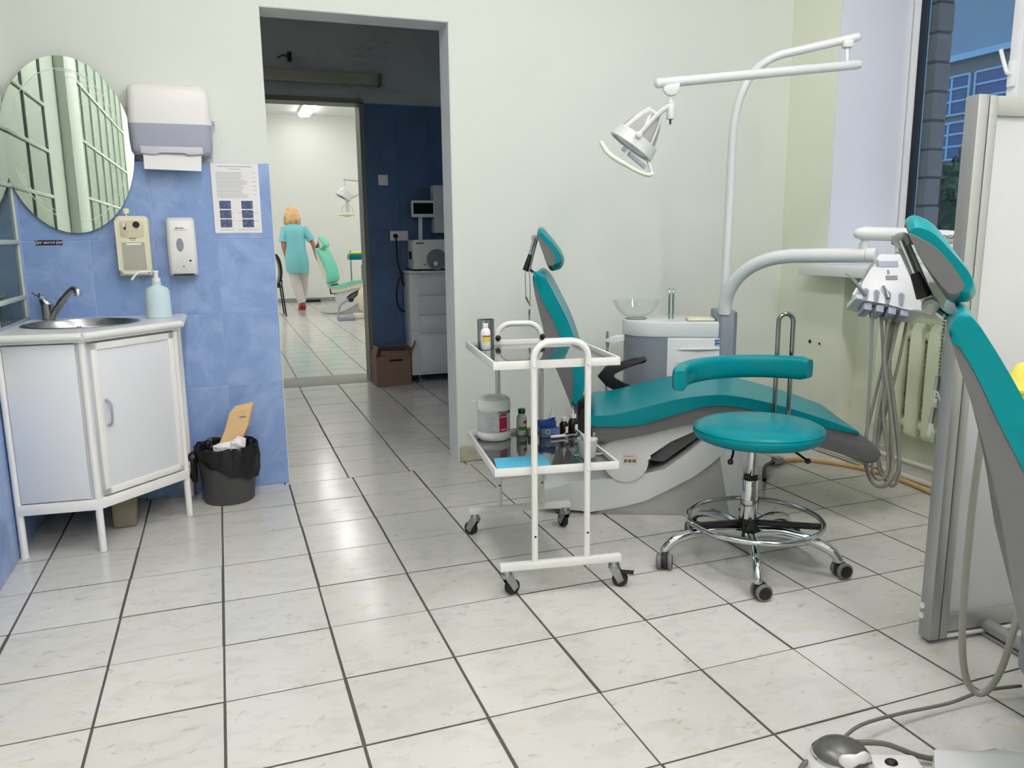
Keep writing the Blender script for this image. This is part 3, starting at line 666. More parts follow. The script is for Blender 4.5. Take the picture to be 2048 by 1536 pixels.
# delivery head with instruments, carried by the arm
DY = .06
dh = B().prism([(1.075, 1.066), (1.195, 1.066), (1.215, 1.03), (1.25, .955), (1.262, .90), (1.252, .865), (1.215, .838), (1.165, .848), (1.09, .868), (1.01, .884), (.968, .893), (.972, .912), (1.01, .948), (1.045, 1.0), (1.06, 1.045)], DY, DY + .13, 'y', bev=.012, seg=3).obj('delivery_head', M_UNITW, U)
face = DY - .001
for k, (x, z) in enumerate(((1.008, .918), (1.048, .912), (1.09, .907), (1.140, .900))):
    P = [(x - .014, z - .036 + .002)] + [(x + math.cos(a) * .0125, z + math.sin(a) * .0125) for a in [PI - PI * q / 8 for q in range(9)]] + [(x + .014 - .012, z - .040)]
    B().prism(P, face - .002, face + .004, 'y').obj('holder_rim', M_GREYPL, dh)
    Q = [(x - .010, z - .036)] + [(x + math.cos(a) * .0075, z + math.sin(a) * .0075) for a in [PI - PI * q / 8 for q in range(9)]] + [(x - .0015, z - .039)]
    B().prism(Q, face - .0035, face + .0, 'y').obj('holder_slot', M_UNITG, dh)
for k in range(4): B().box(1.0 + k * .045, 1.03 + k * .045, DY + .01, DY + .09, .852 - k * .008, .880 - k * .008, bev=.003, rot=Matrix.Rotation(.15, 3, 'Y')).obj('socket_block', M_GREYPL, dh)
ds = B().box(1.066, 1.140, face - .0015, face + .001, 1.012, 1.034).obj('display', M_GREYPL, dh, smooth=False)
B().box(1.056, 1.0645, face - .0015, face + .001, 1.014, 1.033).obj('button', M_UNITG, dh, smooth=False)
B().box(1.095, 1.104, face - .0015, face + .001, .985, .999).obj('button', M_UNITG, dh, smooth=False)
B().box(1.088, 1.132, face - .0015, face + .001, .962, .978).obj('keypad', M_UNITG, dh, smooth=False)
B().cyl((1.20, .16, 1.05), (1.20, .20, 1.12), .014, n=12).obj('head_post', M_ALU, dh)
tips = B().cyl((1.004, DY - .006, .902), (.962, DY - .02, .948), .0068, n=10).cyl((.962, DY - .02, .948), (.954, DY - .022, .956), .0085, n=10).tube([(.956, DY - .02, .952), (.942, DY - .026, .966), (.925, DY - .03, .976)], .0018, 6)
tips.obj('air_syringe', M_STEEL, dh)
B().cyl((1.088, DY - .008, .892), (1.082, DY - .012, .912), .009, .007, n=10).cyl((1.082, DY - .012, .912), (1.068, DY - .016, .934), .0048, n=10).obj('handpiece_coupling', M_STEEL, dh)
hz = [[(1.040, .856), (1.052, .70), (1.058, .45), (1.060, .25), (1.085, .145), (1.13, .128), (1.165, .19), (1.150, .40), (1.105, .65), (1.112, .845)],
      [(1.078, .852), (1.105, .66), (1.125, .40), (1.15, .25), (1.145, .165), (1.105, .152), (1.090, .22), (1.10, .45), (1.135, .66), (1.160, .838)],
      [(1.118, .845), (1.125, .70), (1.118, .45), (1.112, .28), (1.125, .175), (1.155, .165), (1.165, .25), (1.15, .45), (1.125, .62), (1.118, .80)],
      [(1.148, .842), (1.125, .66), (1.085, .40), (1.065, .25), (1.10, .13), (1.16, .110), (1.205, .20), (1.17, .45), (1.14, .62), (1.150, .80)],
      [(1.205, .84), (1.185, .62), (1.150, .42), (1.125, .26), (1.165, .125), (1.205, .115), (1.215, .22), (1.18, .46), (1.135, .68), (1.125, .80)]]
for k, p in enumerate(hz):
    B().tube(cr([(x, DY + .02 + k * .016 + .012 * math.sin(q), z) for q, (x, z) in enumerate(p)], 6), .0066, 8).obj('instrument_hose', M_HOSE, U)

pv = Vector((1.10, DY, .90)); dh.rotation_euler = (math.radians(-26), 0, 0); dh.scale = (1, 1, 1.10)
dh.location = pv - (Matrix.Rotation(math.radians(-26), 3, 'X') @ Vector((pv.x, pv.y, pv.z * 1.10)))
# ---- operating lamp on the pole end
L = thing('operating_lamp', 'white dental operating lamp with round head above the teal chair', 'lamp', CH_O, CH_A)
B().cyl((1.052, .655, 1.975), (1.052, .655, 1.945), .014, n=14).box(1.03, 1.075, .635, .675, 1.945, 1.978, bev=.008).cyl((1.052, .655, 1.945), (1.052, .642, 1.872), .009, n=12).obj('pivot', M_UNITW, L)
ax0, ax1 = Vector((1.104, .66, 1.875)), Vector((.205, .27, 1.752))
B().tube([ax0, ax0.lerp(ax1, .5), ax1], .020, 16).ball(ax1, .020, 12).ball(ax0, .020, 12).obj('spring_arm', M_UNITW, L)
B().prism([(.222, 1.742), (.29, 1.752), (.288, 1.725), (.275, 1.708), (.255, 1.702), (.235, 1.710), (.224, 1.726)], .265, .297, 'y', bev=.004).cyl((.254, .281, 1.70), (.254, .281, 1.672), .009, n=10).obj('swivel', M_UNITW, L)
hb = B().cyl((.256, .281, 1.612), (.256, .281, 1.675), .0165, .0165, n=18, bev=.003).cyl((.256, .281, 1.675), (.256, .281, 1.684), .0165, .009, n=18).obj('swivel_hub', M_UNITW, L)
B().cyl((.256, .281, 1.612), (.256, .281, 1.592), .004, n=8).obj('toggle_switch', M_BLACK, hb)
# head: axis from apex (upper right) to mouth (lower left)
mouth = Vector((.097, .281, 1.506)); axis = Vector((-.588, 0, -.809)); HL = .160; apex = mouth - axis * HL
Rm = axis.to_track_quat('Z', 'Y').to_matrix()
B().lathe([(.012, .0), (.036, .005), (.056, .035), (.074, .08), (.086, HL - .03)], apex, 32, rot=Rm, caps=True).obj('reflector', M_LENS, L)
B().lathe([(.087, HL - .045), (.095, HL - .048), (.103, HL), (.098, HL + .004), (.088, HL - .01)], apex, 36, rot=Rm, caps=False).obj('rim', M_UNITW, L)
B().lathe([(.095, HL - .004), (.02, HL + .004), (.0005, HL + .005)], apex, 32, rot=Rm, caps=False).obj('lens', M_LENS, L)
for a in range(4):
    bb = B(); pts = []
    for r, z in ((.036, -.002), (.058, .033), (.077, .08), (.091, HL - .038)):
        q = math.radians(45 + 90 * a); pts.append(apex + Rm @ Vector((math.cos(q) * r, math.sin(q) * r, z)))
    bb.tube(cr(pts, 4), .009, 8, flat=.5).obj('rib', M_UNITW, L)
B().lathe([(.001, -.012), (.026, -.008), (.038, .004), (.034, .010)], apex, 24, rot=Rm, caps=False).obj('cap', M_UNITW, L)
B().lathe([(.040, .001), (.059, .030), (.077, .075), (.089, HL - .044)], apex, 10, rot=Rm @ Matrix.Rotation(math.radians(135), 3, 'Z'), caps=False, arc=math.radians(95)).obj('top_shield', M_UNITW, L)
for sgn in (-1, 1):
    p0 = Vector((.252, .281, 1.668)); pv = apex + axis * (HL - .045) + Vector((0, sgn * .106, 0))
    B().tube(cr([p0, p0.lerp(pv, .4) + Vector((0, sgn * .018, .008)), pv], 5), .009, 8, flat=.6).obj('yoke', M_UNITW, L)
    B().cyl(pv - Vector((0, sgn * .012, 0)), pv + Vector((0, sgn * .010, 0)), .013, n=14, bev=.002).obj('yoke_knob', M_UNITW, L)
# handle in front of the mouth
hd_ = [(-.024, .235, 1.518), (-.008, .225, 1.490), (.02, .215, 1.462), (.06, .21, 1.437), (.10, .21, 1.413), (.14, .215, 1.394), (.168, .225, 1.387), (.186, .24, 1.394)]
P = cr(hd_, 4); B().tube(P, [.0105] * (len(P) // 2) + [.0085] * (len(P) - len(P) // 2), 10).ball(P[0], .0105, 10).obj('grip_handle', M_IVORY, L)
B().beam((.055, .212, 1.444), (.085, .225, 1.490), .016, .010, .002).beam((.182, .24, 1.398), (.166, .26, 1.452), .014, .008, .002).obj('handle_bracket', M_UNITW, L)
B().beam((.06, .24, 1.498), (.155, .24, 1.418), .03, .016, .003).obj('handle_mount', M_GREYPL, L)
# ================================================================== TROLLEY (local x width, y depth)
TR_O, TR_A = Vector((.854, -.595, 0)), math.radians(-9)
TR = thing('instrument_trolley', 'white two-tier instrument trolley on casters with dark glass shelves', 'trolley', TR_O, TR_A)
def trl(u, v, z): 
    c, s = math.cos(TR_A), math.sin(TR_A); return (TR_O.x + u * c - v * s, TR_O.y + u * s + v * c, z)
for v, x0, x1 in ((.0, .103, .277), (.55, .085, .254)):
    R_ = .052
    pts = [(x0, v, .10), (x0, v, .50)] + [(x0 + R_ - math.cos(a) * R_, v, .772 + math.sin(a) * R_) for a in [PI / 2 * k / 6 for k in range(7)]] + [(x1 - R_ + math.sin(a) * R_, v, .772 + math.cos(a) * R_) for a in [PI / 2 * k / 6 for k in range(7)]] + [(x1, v, .50), (x1, v, .10)]
    B().tube(pts, .0105, 12).obj('hoop_leg', M_WHITE, TR)
    off = 0 if v == 0 else -.024
    B().box(-.012 + off, .392 + off, v - .012, v + .012, .088, .112, bev=.002).obj('foot_bar', M_WHITE, TR)
    for x in (x0, x1):
        s = -1 if v == 0 else -1
        B().cyl((x, v - .0108, .198), (x, v - .0095, .198), .004, n=8).obj('leg_hole', M_BLACK, TR)
        for z in (.752, .412): B().cyl((x, v - .0145, z), (x, v - .009, z), .005, n=10, bev=.001).obj('bolt', M_WHITE, TR)
for z in (.740, .398):
    b = B()
    xs0, xs1 = -.022, .388
    b.box(xs0, xs1, .0135, .021, z, z + .026, bev=.0015).box(xs0 - .014, xs1 - .014, .531, .538, z, z + .026, bev=.0015)
    b.beam((xs0 + .004, .0135, z + .013), (xs0 - .010, .538, z + .013), .008, .026, .0015).beam((xs1 - .004, .0135, z + .013), (xs1 - .018, .538, z + .013), .008, .026, .0015)
    rim = b.obj('shelf_frame', M_WHITE, TR)
    B().prism([(xs0 + .006, .019), (xs1 - .006, .019), (xs1 - .02, .533), (xs0 - .008, .533)], z + .004, z + .009, 'z').obj('glass_shelf', M_TRAY, TR, smooth=False)
for x in (.085, .254): B().ball((x - .0, .527, .774), .011, 12, (1, .8, 1)).obj('rubber_cap', M_BLACK, TR)
for k, (x, y, a) in enumerate(((.012, .004, .5), (.372, .004, -.4), (-.012, .552, 2.4), (.352, .552, 1.9))):
    Rz = Matrix.Rotation(a, 3, 'Z'); c = Vector((x, y, 0)); f = lambda p: c + Rz @ Vector(p)
    b = B().cyl(f((0, 0, .074)), f((0, 0, .088)), .0165, .013, n=16).cyl(f((0, 0, .062)), f((0, 0, .076)), .0195, n=18)
    for s in (-1, 1): b.loft([[f((-.018, s * .012, .066)), f((.018, s * .012, .066)), f((.034, s * .012, .026)), f((.016, s * .012, .014))], [f((-.018, s * .0155, .066)), f((.018, s * .0155, .066)), f((.034, s * .0155, .026)), f((.016, s * .0155, .014))]])
    cs_ = b.obj('caster_fork', M_STEEL, TR)
    B().cyl(f((.02, -.0105, .026)), f((.02, .0105, .026)), .026, n=24, bev=.004).obj('caster_wheel', M_RUBBER, cs_)
    if k % 2: B().box(-.012, .03, -.012, .012, -.003, .003, bev=.001, rot=None).obj('brake_lever', M_BLACK, cs_, loc=f((.035, 0, .05)), rz=a)
# --- on the top shelf
ZT, ZL = .750, .408
def bottle_thing(name, label, cat, u, v, z, group=None): return thing(name, label, cat, trl(u, v, z), TR_A, group)
t = bottle_thing('steel_beaker', 'grey steel beaker in the far corner of the upper trolley shelf', 'beaker', .030, .470, ZT)
B().lathe([(.030, 0), (.0305, .002), (.0305, .098), (.0312, .101), (.0290, .101), (.0288, .003)], n=28, caps=False).lathe([(.0005, .0015), (.030, .0015)], caps=False).obj('wall', M_STEEL, t)
t = bottle_thing('antiseptic_bottle', 'small white bottle with red and yellow label before the steel beaker', 'bottle', .020, .415, ZT)
B().lathe([(.0005, 0), (.0165, 0), (.0178, .003), (.0178, .060), (.015, .070), (.0085, .076), (.0085, .080)], n=24, caps=False).obj('body', M_WHITEPL, t)
B().cyl((0, 0, .079), (0, 0, .093), .0098, n=18, bev=.001).obj('cap', M_WHITEPL, t)
B().lathe([(.0182, .028), (.0182, .050)], n=14, caps=False, arc=PI * .8, rot=Matrix.Rotation(-PI * .75, 3, 'Z')).obj('label', M_LIME, t)
B().lathe([(.0184, .046), (.0184, .051)], n=14, caps=False, arc=PI * .8, rot=Matrix.Rotation(-PI * .75, 3, 'Z')).obj('label_stripe', M_RED, t)
# --- on the lower shelf
t = bottle_thing('wipes_canister', 'big white wipes canister with magenta label on the lower trolley shelf', 'canister', .055, .475, ZL)
B().lathe([(.0005, 0), (.060, 0), (.063, .004), (.063, .020), (.0605, .024), (.0605, .122), (.058, .126)], n=36, caps=False).obj('body', M_WHITEPL, t)
B().lathe([(.0625, .112), (.0635, .114), (.0635, .128), (.060, .150), (.048, .158), (.030, .155), (.026, .150), (.0005, .150)], n=36, caps=False).obj('lid', M_WHITEPL, t)
B().lathe([(.0609, .030), (.0609, .110)], n=26, caps=False, arc=PI * 1.15, rot=Matrix.Rotation(-PI * 1.10, 3, 'Z')).obj('label', mat('pale_text_label', (214, 214, 212), .5, vary=.14, scale=120), t)
B().lathe([(.0613, .034), (.0613, .098)], n=8, caps=False, arc=.56, rot=Matrix.Rotation(math.radians(-80), 3, 'Z')).obj('colour_panel', M_MAGENTA, t)
# lettering bent round the canister
def ring_text(body, size, m, parent, R, z, ang, w):
    n = len(body)
    for k, chh in enumerate(body):
        a = ang + w * k; 
        if chh != ' ': text(chh, size, m, parent, (math.cos(a) * R, math.sin(a) * R, z), (PI / 2, 0, a + PI / 2), name='letter')
ring_text('Пюдезин', .0165, M_BLACKINK, t, .0614, .1045, math.radians(-78), .150)
ring_text('дезинфекция', .006, M_PAPER, t, .0616, .090, math.radians(-77), .047)
ring_text('Авансепт', .008, M_PAPER, t, .0616, .042, math.radians(-74), .055)
for k in range(9): B().lathe([(.0611, .036 + k * .0078), (.0611, .0385 + k * .0078)], n=12, caps=False, arc=1.15 - .1 * (k % 3), rot=Matrix.Rotation(math.radians(-158), 3, 'Z')).obj('print_line', M_GREYPL, t)
B().prism([(-.062, .143), (-.082, .139), (-.084, .142), (-.064, .148)], -.008, .008, 'y').obj('wipe_end', M_PAPER, t)
t = bottle_thing('rinse_bottle', 'white bottle with dark green cap beside the wipes canister', 'bottle', .165, .495, ZL)
B().lathe([(.0005, 0), (.0185, 0), (.020, .003), (.020, .062), (.0175, .072), (.0125, .078), (.0125, .083)], n=26, caps=False).obj('body', mat('greyish_white_plastic', (204, 208, 206), .35), t)
B().cyl((0, 0, .082), (0, 0, .1005), .0138, n=22, bev=.002).obj('cap', M_GREENCAP, t)
RL = Matrix.Rotation(math.radians(-135), 3, 'Z')
B().lathe([(.0203, .020), (.0203, .035)], n=14, caps=False, arc=1.7, rot=RL).obj('green_band', M_GREENL, t)
B().lathe([(.0203, .046), (.0203, .058)], n=8, caps=False, arc=.75, rot=Matrix.Rotation(math.radians(-85), 3, 'Z')).obj('red_band', M_RED, t)
t = bottle_thing('small_jar', 'small clear jar between green capped bottle and blue carton', 'jar', .200, .470, ZL)
B().lathe([(.0005, 0), (.0165, 0), (.018, .003), (.018, .020), (.016, .023)], n=22, caps=False).obj('body', mat('milky_jar', (196, 190, 182), .2), t)
B().cyl((0, 0, .022), (0, 0, .030), .0175, n=22, bev=.001).obj('lid', mat('pink_grey_lid', (200, 176, 172), .4), t)
t = bottle_thing('carton_box', 'light blue carton box with round emblem on the lower shelf', 'box', .262, .440, ZL)
B().box(-.038, .034, -.016, .016, 0, .034, bev=.0006).obj('box', M_BOXBLUE2, t)
B().torus((-.012, -.0163, .022), .008, .0014, 24, 6, rot=Matrix.Rotation(PI / 2, 3, 'X')).obj('emblem', M_PAPER, t)
t = bottle_thing('blue_carton', 'dark blue carton lying tilted on top of the light blue box', 'box', .255, .452, ZL + .0335)
B().box(-.036, .030, -.014, .014, .002, .026, bev=.0006, rot=Matrix.Rotation(-.0, 3, 'Y')).obj('box', M_BOXBLUE, t)
B().box(-.030, .030, -.012, .012, .027, .029, bev=.0004, rot=Matrix.Rotation(-.22, 3, 'Y')).obj('open_flap', M_BOXBLUE, t)
def dropper(label, u, v, h=.052, r=.0165):
    t = bottle_thing('dropper_bottle', label, 'bottle', u, v, ZL, 'dark dropper bottles on the trolley')
    B().lathe([(.0005, 0), (r - .001, 0), (r, .002), (r, h * .72), (r * .55, h * .95), (r * .5, h)], n=24, caps=False).obj('body', M_AMBER, t)
    B().cyl((0, 0, h - .002), (0, 0, h + .012), r * .66, n=18, bev=.001).obj('cap', M_WHITEPL, t)
    B().cyl((0, 0, h + .011), (0, 0, h + .030), .0042, .0036, n=10).cyl((0, 0, h + .030), (0, 0, h + .044), .0020, .0012, n=8).obj('nozzle', M_WHITEPL, t)
    B().lathe([(r + .0004, h * .12), (r + .0004, h * .58)], n=8, caps=False, arc=1.0, rot=Matrix.Rotation(math.radians(-80), 3, 'Z')).obj('label', M_PAPER, t)
dropper('dark dropper bottle with white label right of the blue carton', .322, .470)
dropper('largest dark brown dropper bottle near the rear shelf corner', .362, .485, .058, .0185)
dropper('dropper bottle half hidden behind the blue carton', .280, .495, .054)
t = bottle_thing('syringe', 'small plastic syringe lying before the dropper bottles', 'syringe', .300, .415, ZL + .0062, None); t.rotation_euler = (0, 0, TR_A + .15)
B().cyl((-.045, 0, 0), (.012, 0, 0), .006, n=14).cyl((.012, 0, 0), (.0135, 0, 0), .011, n=10).obj('barrel', M_WHITEPL, t)
B().cyl((.0135, 0, 0), (.058, 0, 0), .003, n=8).cyl((.058, 0, 0), (.060, 0, 0), .008, n=12).obj('plunger', M_GREYPL, t)
t = bottle_thing('applicator_cup', 'white plastic cup full of applicators at the front of the lower shelf', 'cup', .318, .140, ZL)
B().lathe([(.0005, 0), (.0255, 0), (.0265, .002), (.034, .062), (.0355, .064), (.0335, .064), (.025, .004), (.0005, .003)], n=28, caps=False).obj('cup', M_WHITEPL, t)
for k in range(11):
    a = k * 2.4; r = .008 + .016 * ((k * .37) % 1); tilt = .006
    p = Vector((math.cos(a) * r * .5, math.sin(a) * r * .5, .008)); q = Vector((math.cos(a) * (r + tilt), math.sin(a) * (r + tilt), .070 + .012 * ((k * .61) % 1)))
    B().cyl(p, q, .0048 if k % 3 else .003, n=8, bev=.0008).obj('applicator', M_WHITEPL if k % 4 else M_STEEL, t)
t = bottle_thing('napkin', 'flat cyan paper napkin at the front of the lower trolley shelf', 'napkin', .085, .115, ZL)
B().prism([(-.095, -.09), (.085, -.088), (.098, .085), (-.080, .075)], 0, .0015, 'z').obj('sheet', M_CYAN, t, smooth=False)
t = bottle_thing('wire_grate', 'small dark wire grate on the right of the lower shelf', 'grate', .327, .17, ZL)
b = B()
for k in range(13): b.cyl((-.048 + k * .008, -.135, .003), (-.048 + k * .008, .11, .003), .0011, n=5)
b.obj('wires', M_STEEL, t); B().box(-.05, .05, -.02, -.014, .0035, .0065).obj('cross_bar', M_WHITE, t)

# ================================================================== STOOL
ST = thing('saddle_stool', 'round teal swivel stool with curved backrest and chrome star base', 'stool', (1.750, -.645, 0))
B().lathe([(.0005, .448), (.15, .446), (.195, .450), (.212, .458), (.220, .472), (.2195, .482), (.214, .493), (.200, .501), (.170, .507), (.10, .511), (.0005, .512)], (.02, -.007, 0), 56, caps=False).obj('seat', M_TEAL, ST, ang=60)
B().torus((.02, -.007, .4905), .2155, .0022, 64, 6).obj('piping', M_TEAL, ST)
B().cyl((.02, -.007, .432), (.02, -.007, .450), .11, n=28).obj('seat_plate', M_BLACK, ST)
B().cyl((.005, 0, .30), (.01, 0, .45), .0165, n=20).obj('gas_piston', M_CHROME, ST)
B().cyl((.0, 0, .125), (.002, 0, .305), .0295, .0285, n=26, bev=.003).cyl((0, 0, .225), (0, 0, .232), .031, n=26).obj('column', M_CHROME, ST)
B().cyl((.002, 0, .302), (.002, 0, .320), .0245, n=22, bev=.003).obj('collar', M_BLACK, ST)
B().cyl((0, 0, .10), (0, 0, .165), .033, n=24, bev=.003).obj('base_hub', M_BLACK, ST)
B().cyl((-.022, -.02, .325), (-.035, -.032, .327), .008, n=10).obj('lock_knob', M_BLACK, ST)
B().torus((.02, -.007, .158), .229, .0092, 64, 10).obj('foot_ring', M_CHROME, ST)
for k in range(3):
    a = math.radians(172 + 120 * k) if k != 1 else math.radians(-38)
    B().beam((math.cos(a) * .02, math.sin(a) * .02, .148), (math.cos(a) * .225 + .02, math.sin(a) * .225 - .007, .152), .028, .016, .003).obj('ring_spoke', M_BLACK, ST)
B().cyl((-.012, -.032, .142), (-.018, -.050, .142), .022, n=20, bev=.003).obj('clamp_knob', M_BLACK, ST)
wheel_hub = None
for k in range(5):
    a = math.radians(240 + 72 * k); d = Vector((math.cos(a), math.sin(a), 0)); n = Vector((-d.y, d.x, 0))
    pts = cr([d * .025 + Vector((0, 0, .112)), d * .11 + Vector((0, 0, .126)), d * .20 + Vector((0, 0, .118)), d * .27 + Vector((0, 0, .095)), d * .298 + Vector((0, 0, .068)), d * .302 + Vector((0, 0, .055))], 4)
    lg = B().tube(pts, [.020 - .004 * q / len(pts) for q in range(len(pts))], 12, flat=.85).obj('leg', M_CHROME, ST)
    ca = a + (1.9, .7, -.4, 2.6, 1.2)[k]; e = Vector((math.cos(ca), math.sin(ca), 0)); m = Vector((-e.y, e.x, 0)); c = d * .302 + e * .014
    b = B()
    b.cyl(c + Vector((0, 0, .046)), d * .302 + Vector((0, 0, .062)), .011, n=10)
    b.lathe([(.024, -.010), (.026, -.006), (.026, .006), (.024, .010)], c + Vector((0, 0, .028)), 18, rot=m.to_track_quat('Z', 'Y').to_matrix())
    hs = b.obj('caster_housing', M_RUBBER, ST)
    for s in (-1, 1):
        B().cyl(c + m * s * .012 + Vector((0, 0, .028)), c + m * s * .026 + Vector((0, 0, .028)), .028, n=24, bev=.004).obj('caster_wheel', M_GREYPL if False else mat('grey_caster_tyre', (120, 120, 118), .5), hs)
        B().cyl(c + m * s * .0255 + Vector((0, 0, .028)), c + m * s * .028 + Vector((0, 0, .028)), .021, n=22, bev=.001).obj('wheel_cover', M_BLACK, hs)
# backrest: padded arc and chrome loop
fw = Vector((.341, .94, 0)); rt = Vector((.94, -.341, 0))
cen = Vector((.012, -.004, 0)); rings = []; pc = cen + rt * .018
for k in range(25):
    u = k / 24; a = math.radians(38 + 140 * u); R_ = .282 - .012 * math.sin(PI * u)
    p = pc + rt * math.cos(a) * R_ + fw * math.sin(a) * R_
    rad = (rt * math.cos(a) + fw * math.sin(a)); zc = .662 - .008 * u
    hh, ww = .042, .026
    e = min(1, min(u, 1 - u) / .03) ; sc = .80 + .20 * e
    ring = []
    for q in range(20):
        b_ = 2 * PI * q / 20; cx, cz = math.cos(b_), math.sin(b_)
        cx = math.copysign(abs(cx) ** .6, cx); cz = math.copysign(abs(cz) ** .55, cz)
        ring.append(p + rad * cx * ww * sc + Vector((0, 0, zc + cz * hh * sc)))
    rings.append(ring)
B().loft(rings).obj('backrest', M_TEAL, ST, ang=50)
bx = cen + fw * .275
for rr, off in ((.0075, 0),):
    w = .027; base = bx + rt * .180
    for dx in (0, .0):
        pts = [base - rt * w + Vector((0, 0, .445)), base - rt * w + Vector((0, 0, .825))] + [base - rt * w * math.cos(q) + Vector((0, 0, .825 + w * math.sin(q))) for q in [PI * j / 10 for j in range(1, 10)]] + [base + rt * w + Vector((0, 0, .825)), base + rt * w + Vector((0, 0, .445))]
        B().tube(pts, .0085, 12).obj('support_bar', M_CHROME, ST)
B().beam(base + Vector((0, 0, .448)), cen + rt * .03 + Vector((0, 0, .444)), .05, .008, .001).obj('support_bracket', M_BLACK, ST)
B().box(-.03, .03, -.006, .006, -.02, .02, bev=.003).obj('clamp_plate', M_BLACK, ST, loc=bx + rt * .180 - fw * .03 + Vector((0, 0, .66)), rz=-YAW)
for dx, dz in ((-.075, .0), (.085, .004)):
    p = cen + rt * dx
    B().tube([p + Vector((0, 0, .436)), p + rt * dx * .35 + Vector((0, 0, .420)) - fw * .09, p + rt * dx * .6 - fw * .13 + Vector((0, 0, .405))], .004, 8).ball(p + rt * dx * .6 - fw * .13 + Vector((0, 0, .405)), .010, 10).obj('height_lever', M_BLACK, ST)

# ================================================================== PARTITION SCREEN
PA = math.radians(-6)
PS = thing('partition_screen', 'white panel partition screen in an aluminium frame right of the stool', 'partition', (1.868, -1.300, 0), PA)
B().box(.0, .032, -.022, .022, .012, 1.480, bev=.003).box(.036, .062, -.020, .020, .012, 1.478, bev=.002).obj('post', M_ALU, PS)
B().box(.031, .037, -.016, .016, .012, 1.476).obj('groove', M_BLACK, PS, smooth=False)
B().box(.062, .95, -.018, .018, 1.430, 1.478, bev=.002).box(.062, .95, -.018, .018, .030, .082, bev=.002).box(.95, .99, -.02, .02, .012, 1.478, bev=.002).obj('rail', M_ALU, PS)
B().box(.060, .952, -.006, .006, .080, 1.432).obj('panel', M_PANEL, PS, smooth=False)
B().box(.062, .95, -.02, .02, .012, .022, bev=.002).obj('bottom_strip', M_WHITEPL, PS)
B().tube([(.20, .20, .032), (.20, 0, .032), (.20, -.26, .030)], .019, 14).box(.186, .214, -.26, .20, .002, .012, bev=.002).obj('stabiliser_foot', M_ALU, PS)
for z in (.075, .105): B().cyl((-.004, .012, z), (.006, .012, z), .009, n=12).obj('hinge_knuckle', M_WHITEPL, PS)

# ================================================================== RADIATOR, PIPES, HOSES, VALVE
RD = thing('cast_iron_radiator', 'pale green cast iron radiator in the niche under the sill', 'radiator', (3.15, .20, 0))
def section():
    b = B()
    prof = cr([(-.02, .175), (-.046, .19), (-.052, .25), (-.052, .62), (-.048, .69), (-.03, .725), (0, .735), (.03, .725), (.045, .69), (.048, .62), (.048, .25), (.044, .19), (.02, .175)], 3)
    fr_ = [(p[0], p[1]) for p in prof if p[0] <= -.012]; bk = [(p[0], p[1]) for p in prof if p[0] >= .012]
    b.prism([(-.012, .178)] + [(x, z) for x, z in fr_ if z < .45] + [(x, z) for x, z in fr_ if z >= .45] + [(-.012, .73)], -.028, .028, 'y', bev=.011, seg=3)
    b.prism([(.012, .73)] + bk + [(.012, .178)], -.022, .022, 'y', bev=.008, seg=2)
    b.box(-.02, .02, -.02, .02, .19, .27, bev=.006).box(-.02, .02, -.02, .02, .64, .722, bev=.006)
    for q in range(8): b.box(-.016, .016, -.012, .012, .295 + q * .045, .315 + q * .045)
    return b.mesh('radiator_section', M_RAD, ang=55)
sm = section()
for k in range(8): link('radiator_section', sm, RD, (0, -.045 - k * .1, 0))
for z in (.235, .665): B().cyl((0, -.02, z), (0, -.78, z), .024, n=14).obj('manifold', M_RAD, RD)
for label, x, z, r, y0, y1 in (('upper pale heating pipe along the floor under the radiator', 3.06, .075, .013, .44, -1.9), ('lower heating pipe along the floor with open threaded end', 2.985, .030, .014, .56, -1.9)):
    t = thing('heating_pipe', label, 'pipe', (x, y0, z), 0, 'heating pipes')
    B().tube([(0, 0, 0), (0, -.5, 0), (0, y1 - y0, 0)], r, 14).obj('pipe', M_PIPE, t)
    if z < .05: B().cyl((0, .05, .0), (0, .0, .0), r + .004, n=14).cyl((0, .052, 0), (0, .05, 0), r - .002, n=12).obj('fitting', M_STEEL, t)
    else:
        for yy in (-.3, -1.0): B().box(-.016, .10, yy - .01, yy + .01, -.016, .016).obj('pipe_bracket', M_PIPE, t)
t = thing('drain_hose', 'tan rubber hose running over the floor behind the stool', 'hose', (2.30, .10, 0))
B().tube(cr([(.33, .20, .014), (.46, .20, .014), (.60, .06, .013), (.67, -.15, .013), (.66, -.36, .013), (.62, -.60, .013), (.60, -.95, .013)], 6), .011, 10).obj('tan_section', M_TANHOSE, t)
B().tube(cr([(.05, -.06, .03), (.12, .03, .05), (.22, .13, .035), (.33, .20, .016)], 6), .010, 10).obj('black_section', M_BLACK, t)
B().cyl((.28, .175, .024), (.37, .21, .016), .015, n=12).box(.30, .345, .17, .215, .02, .045, bev=.004).obj('hose_clamp', M_STEEL, t)
t = thing('valve_block', 'blue valve block with looping hose in the corner behind the chair', 'valve', (2.93, .83, 0))
B().box(-.06, .07, -.04, .05, .12, .235, bev=.01).cyl((-.08, 0, .18), (.09, 0, .18), .022, n=14).cyl((0, 0, .235), (0, 0, .262), .018, n=12).obj('body', M_VALVE, t)
B().cyl((0, 0, .0), (0, 0, .125), .018, n=12).obj('riser', M_BLACK, t)
B().tube(cr([(-.07, 0, .19), (-.12, -.01, .24), (-.18, -.01, .245), (-.23, 0, .19), (-.24, 0, .06)], 5), .009, 8).tube(cr([(.085, 0, .19), (.12, -.01, .20), (.15, -.02, .12), (.155, -.03, .03), (.15, -.06, .012)], 5), .009, 8).obj('loop_hose', M_HOSE, t)

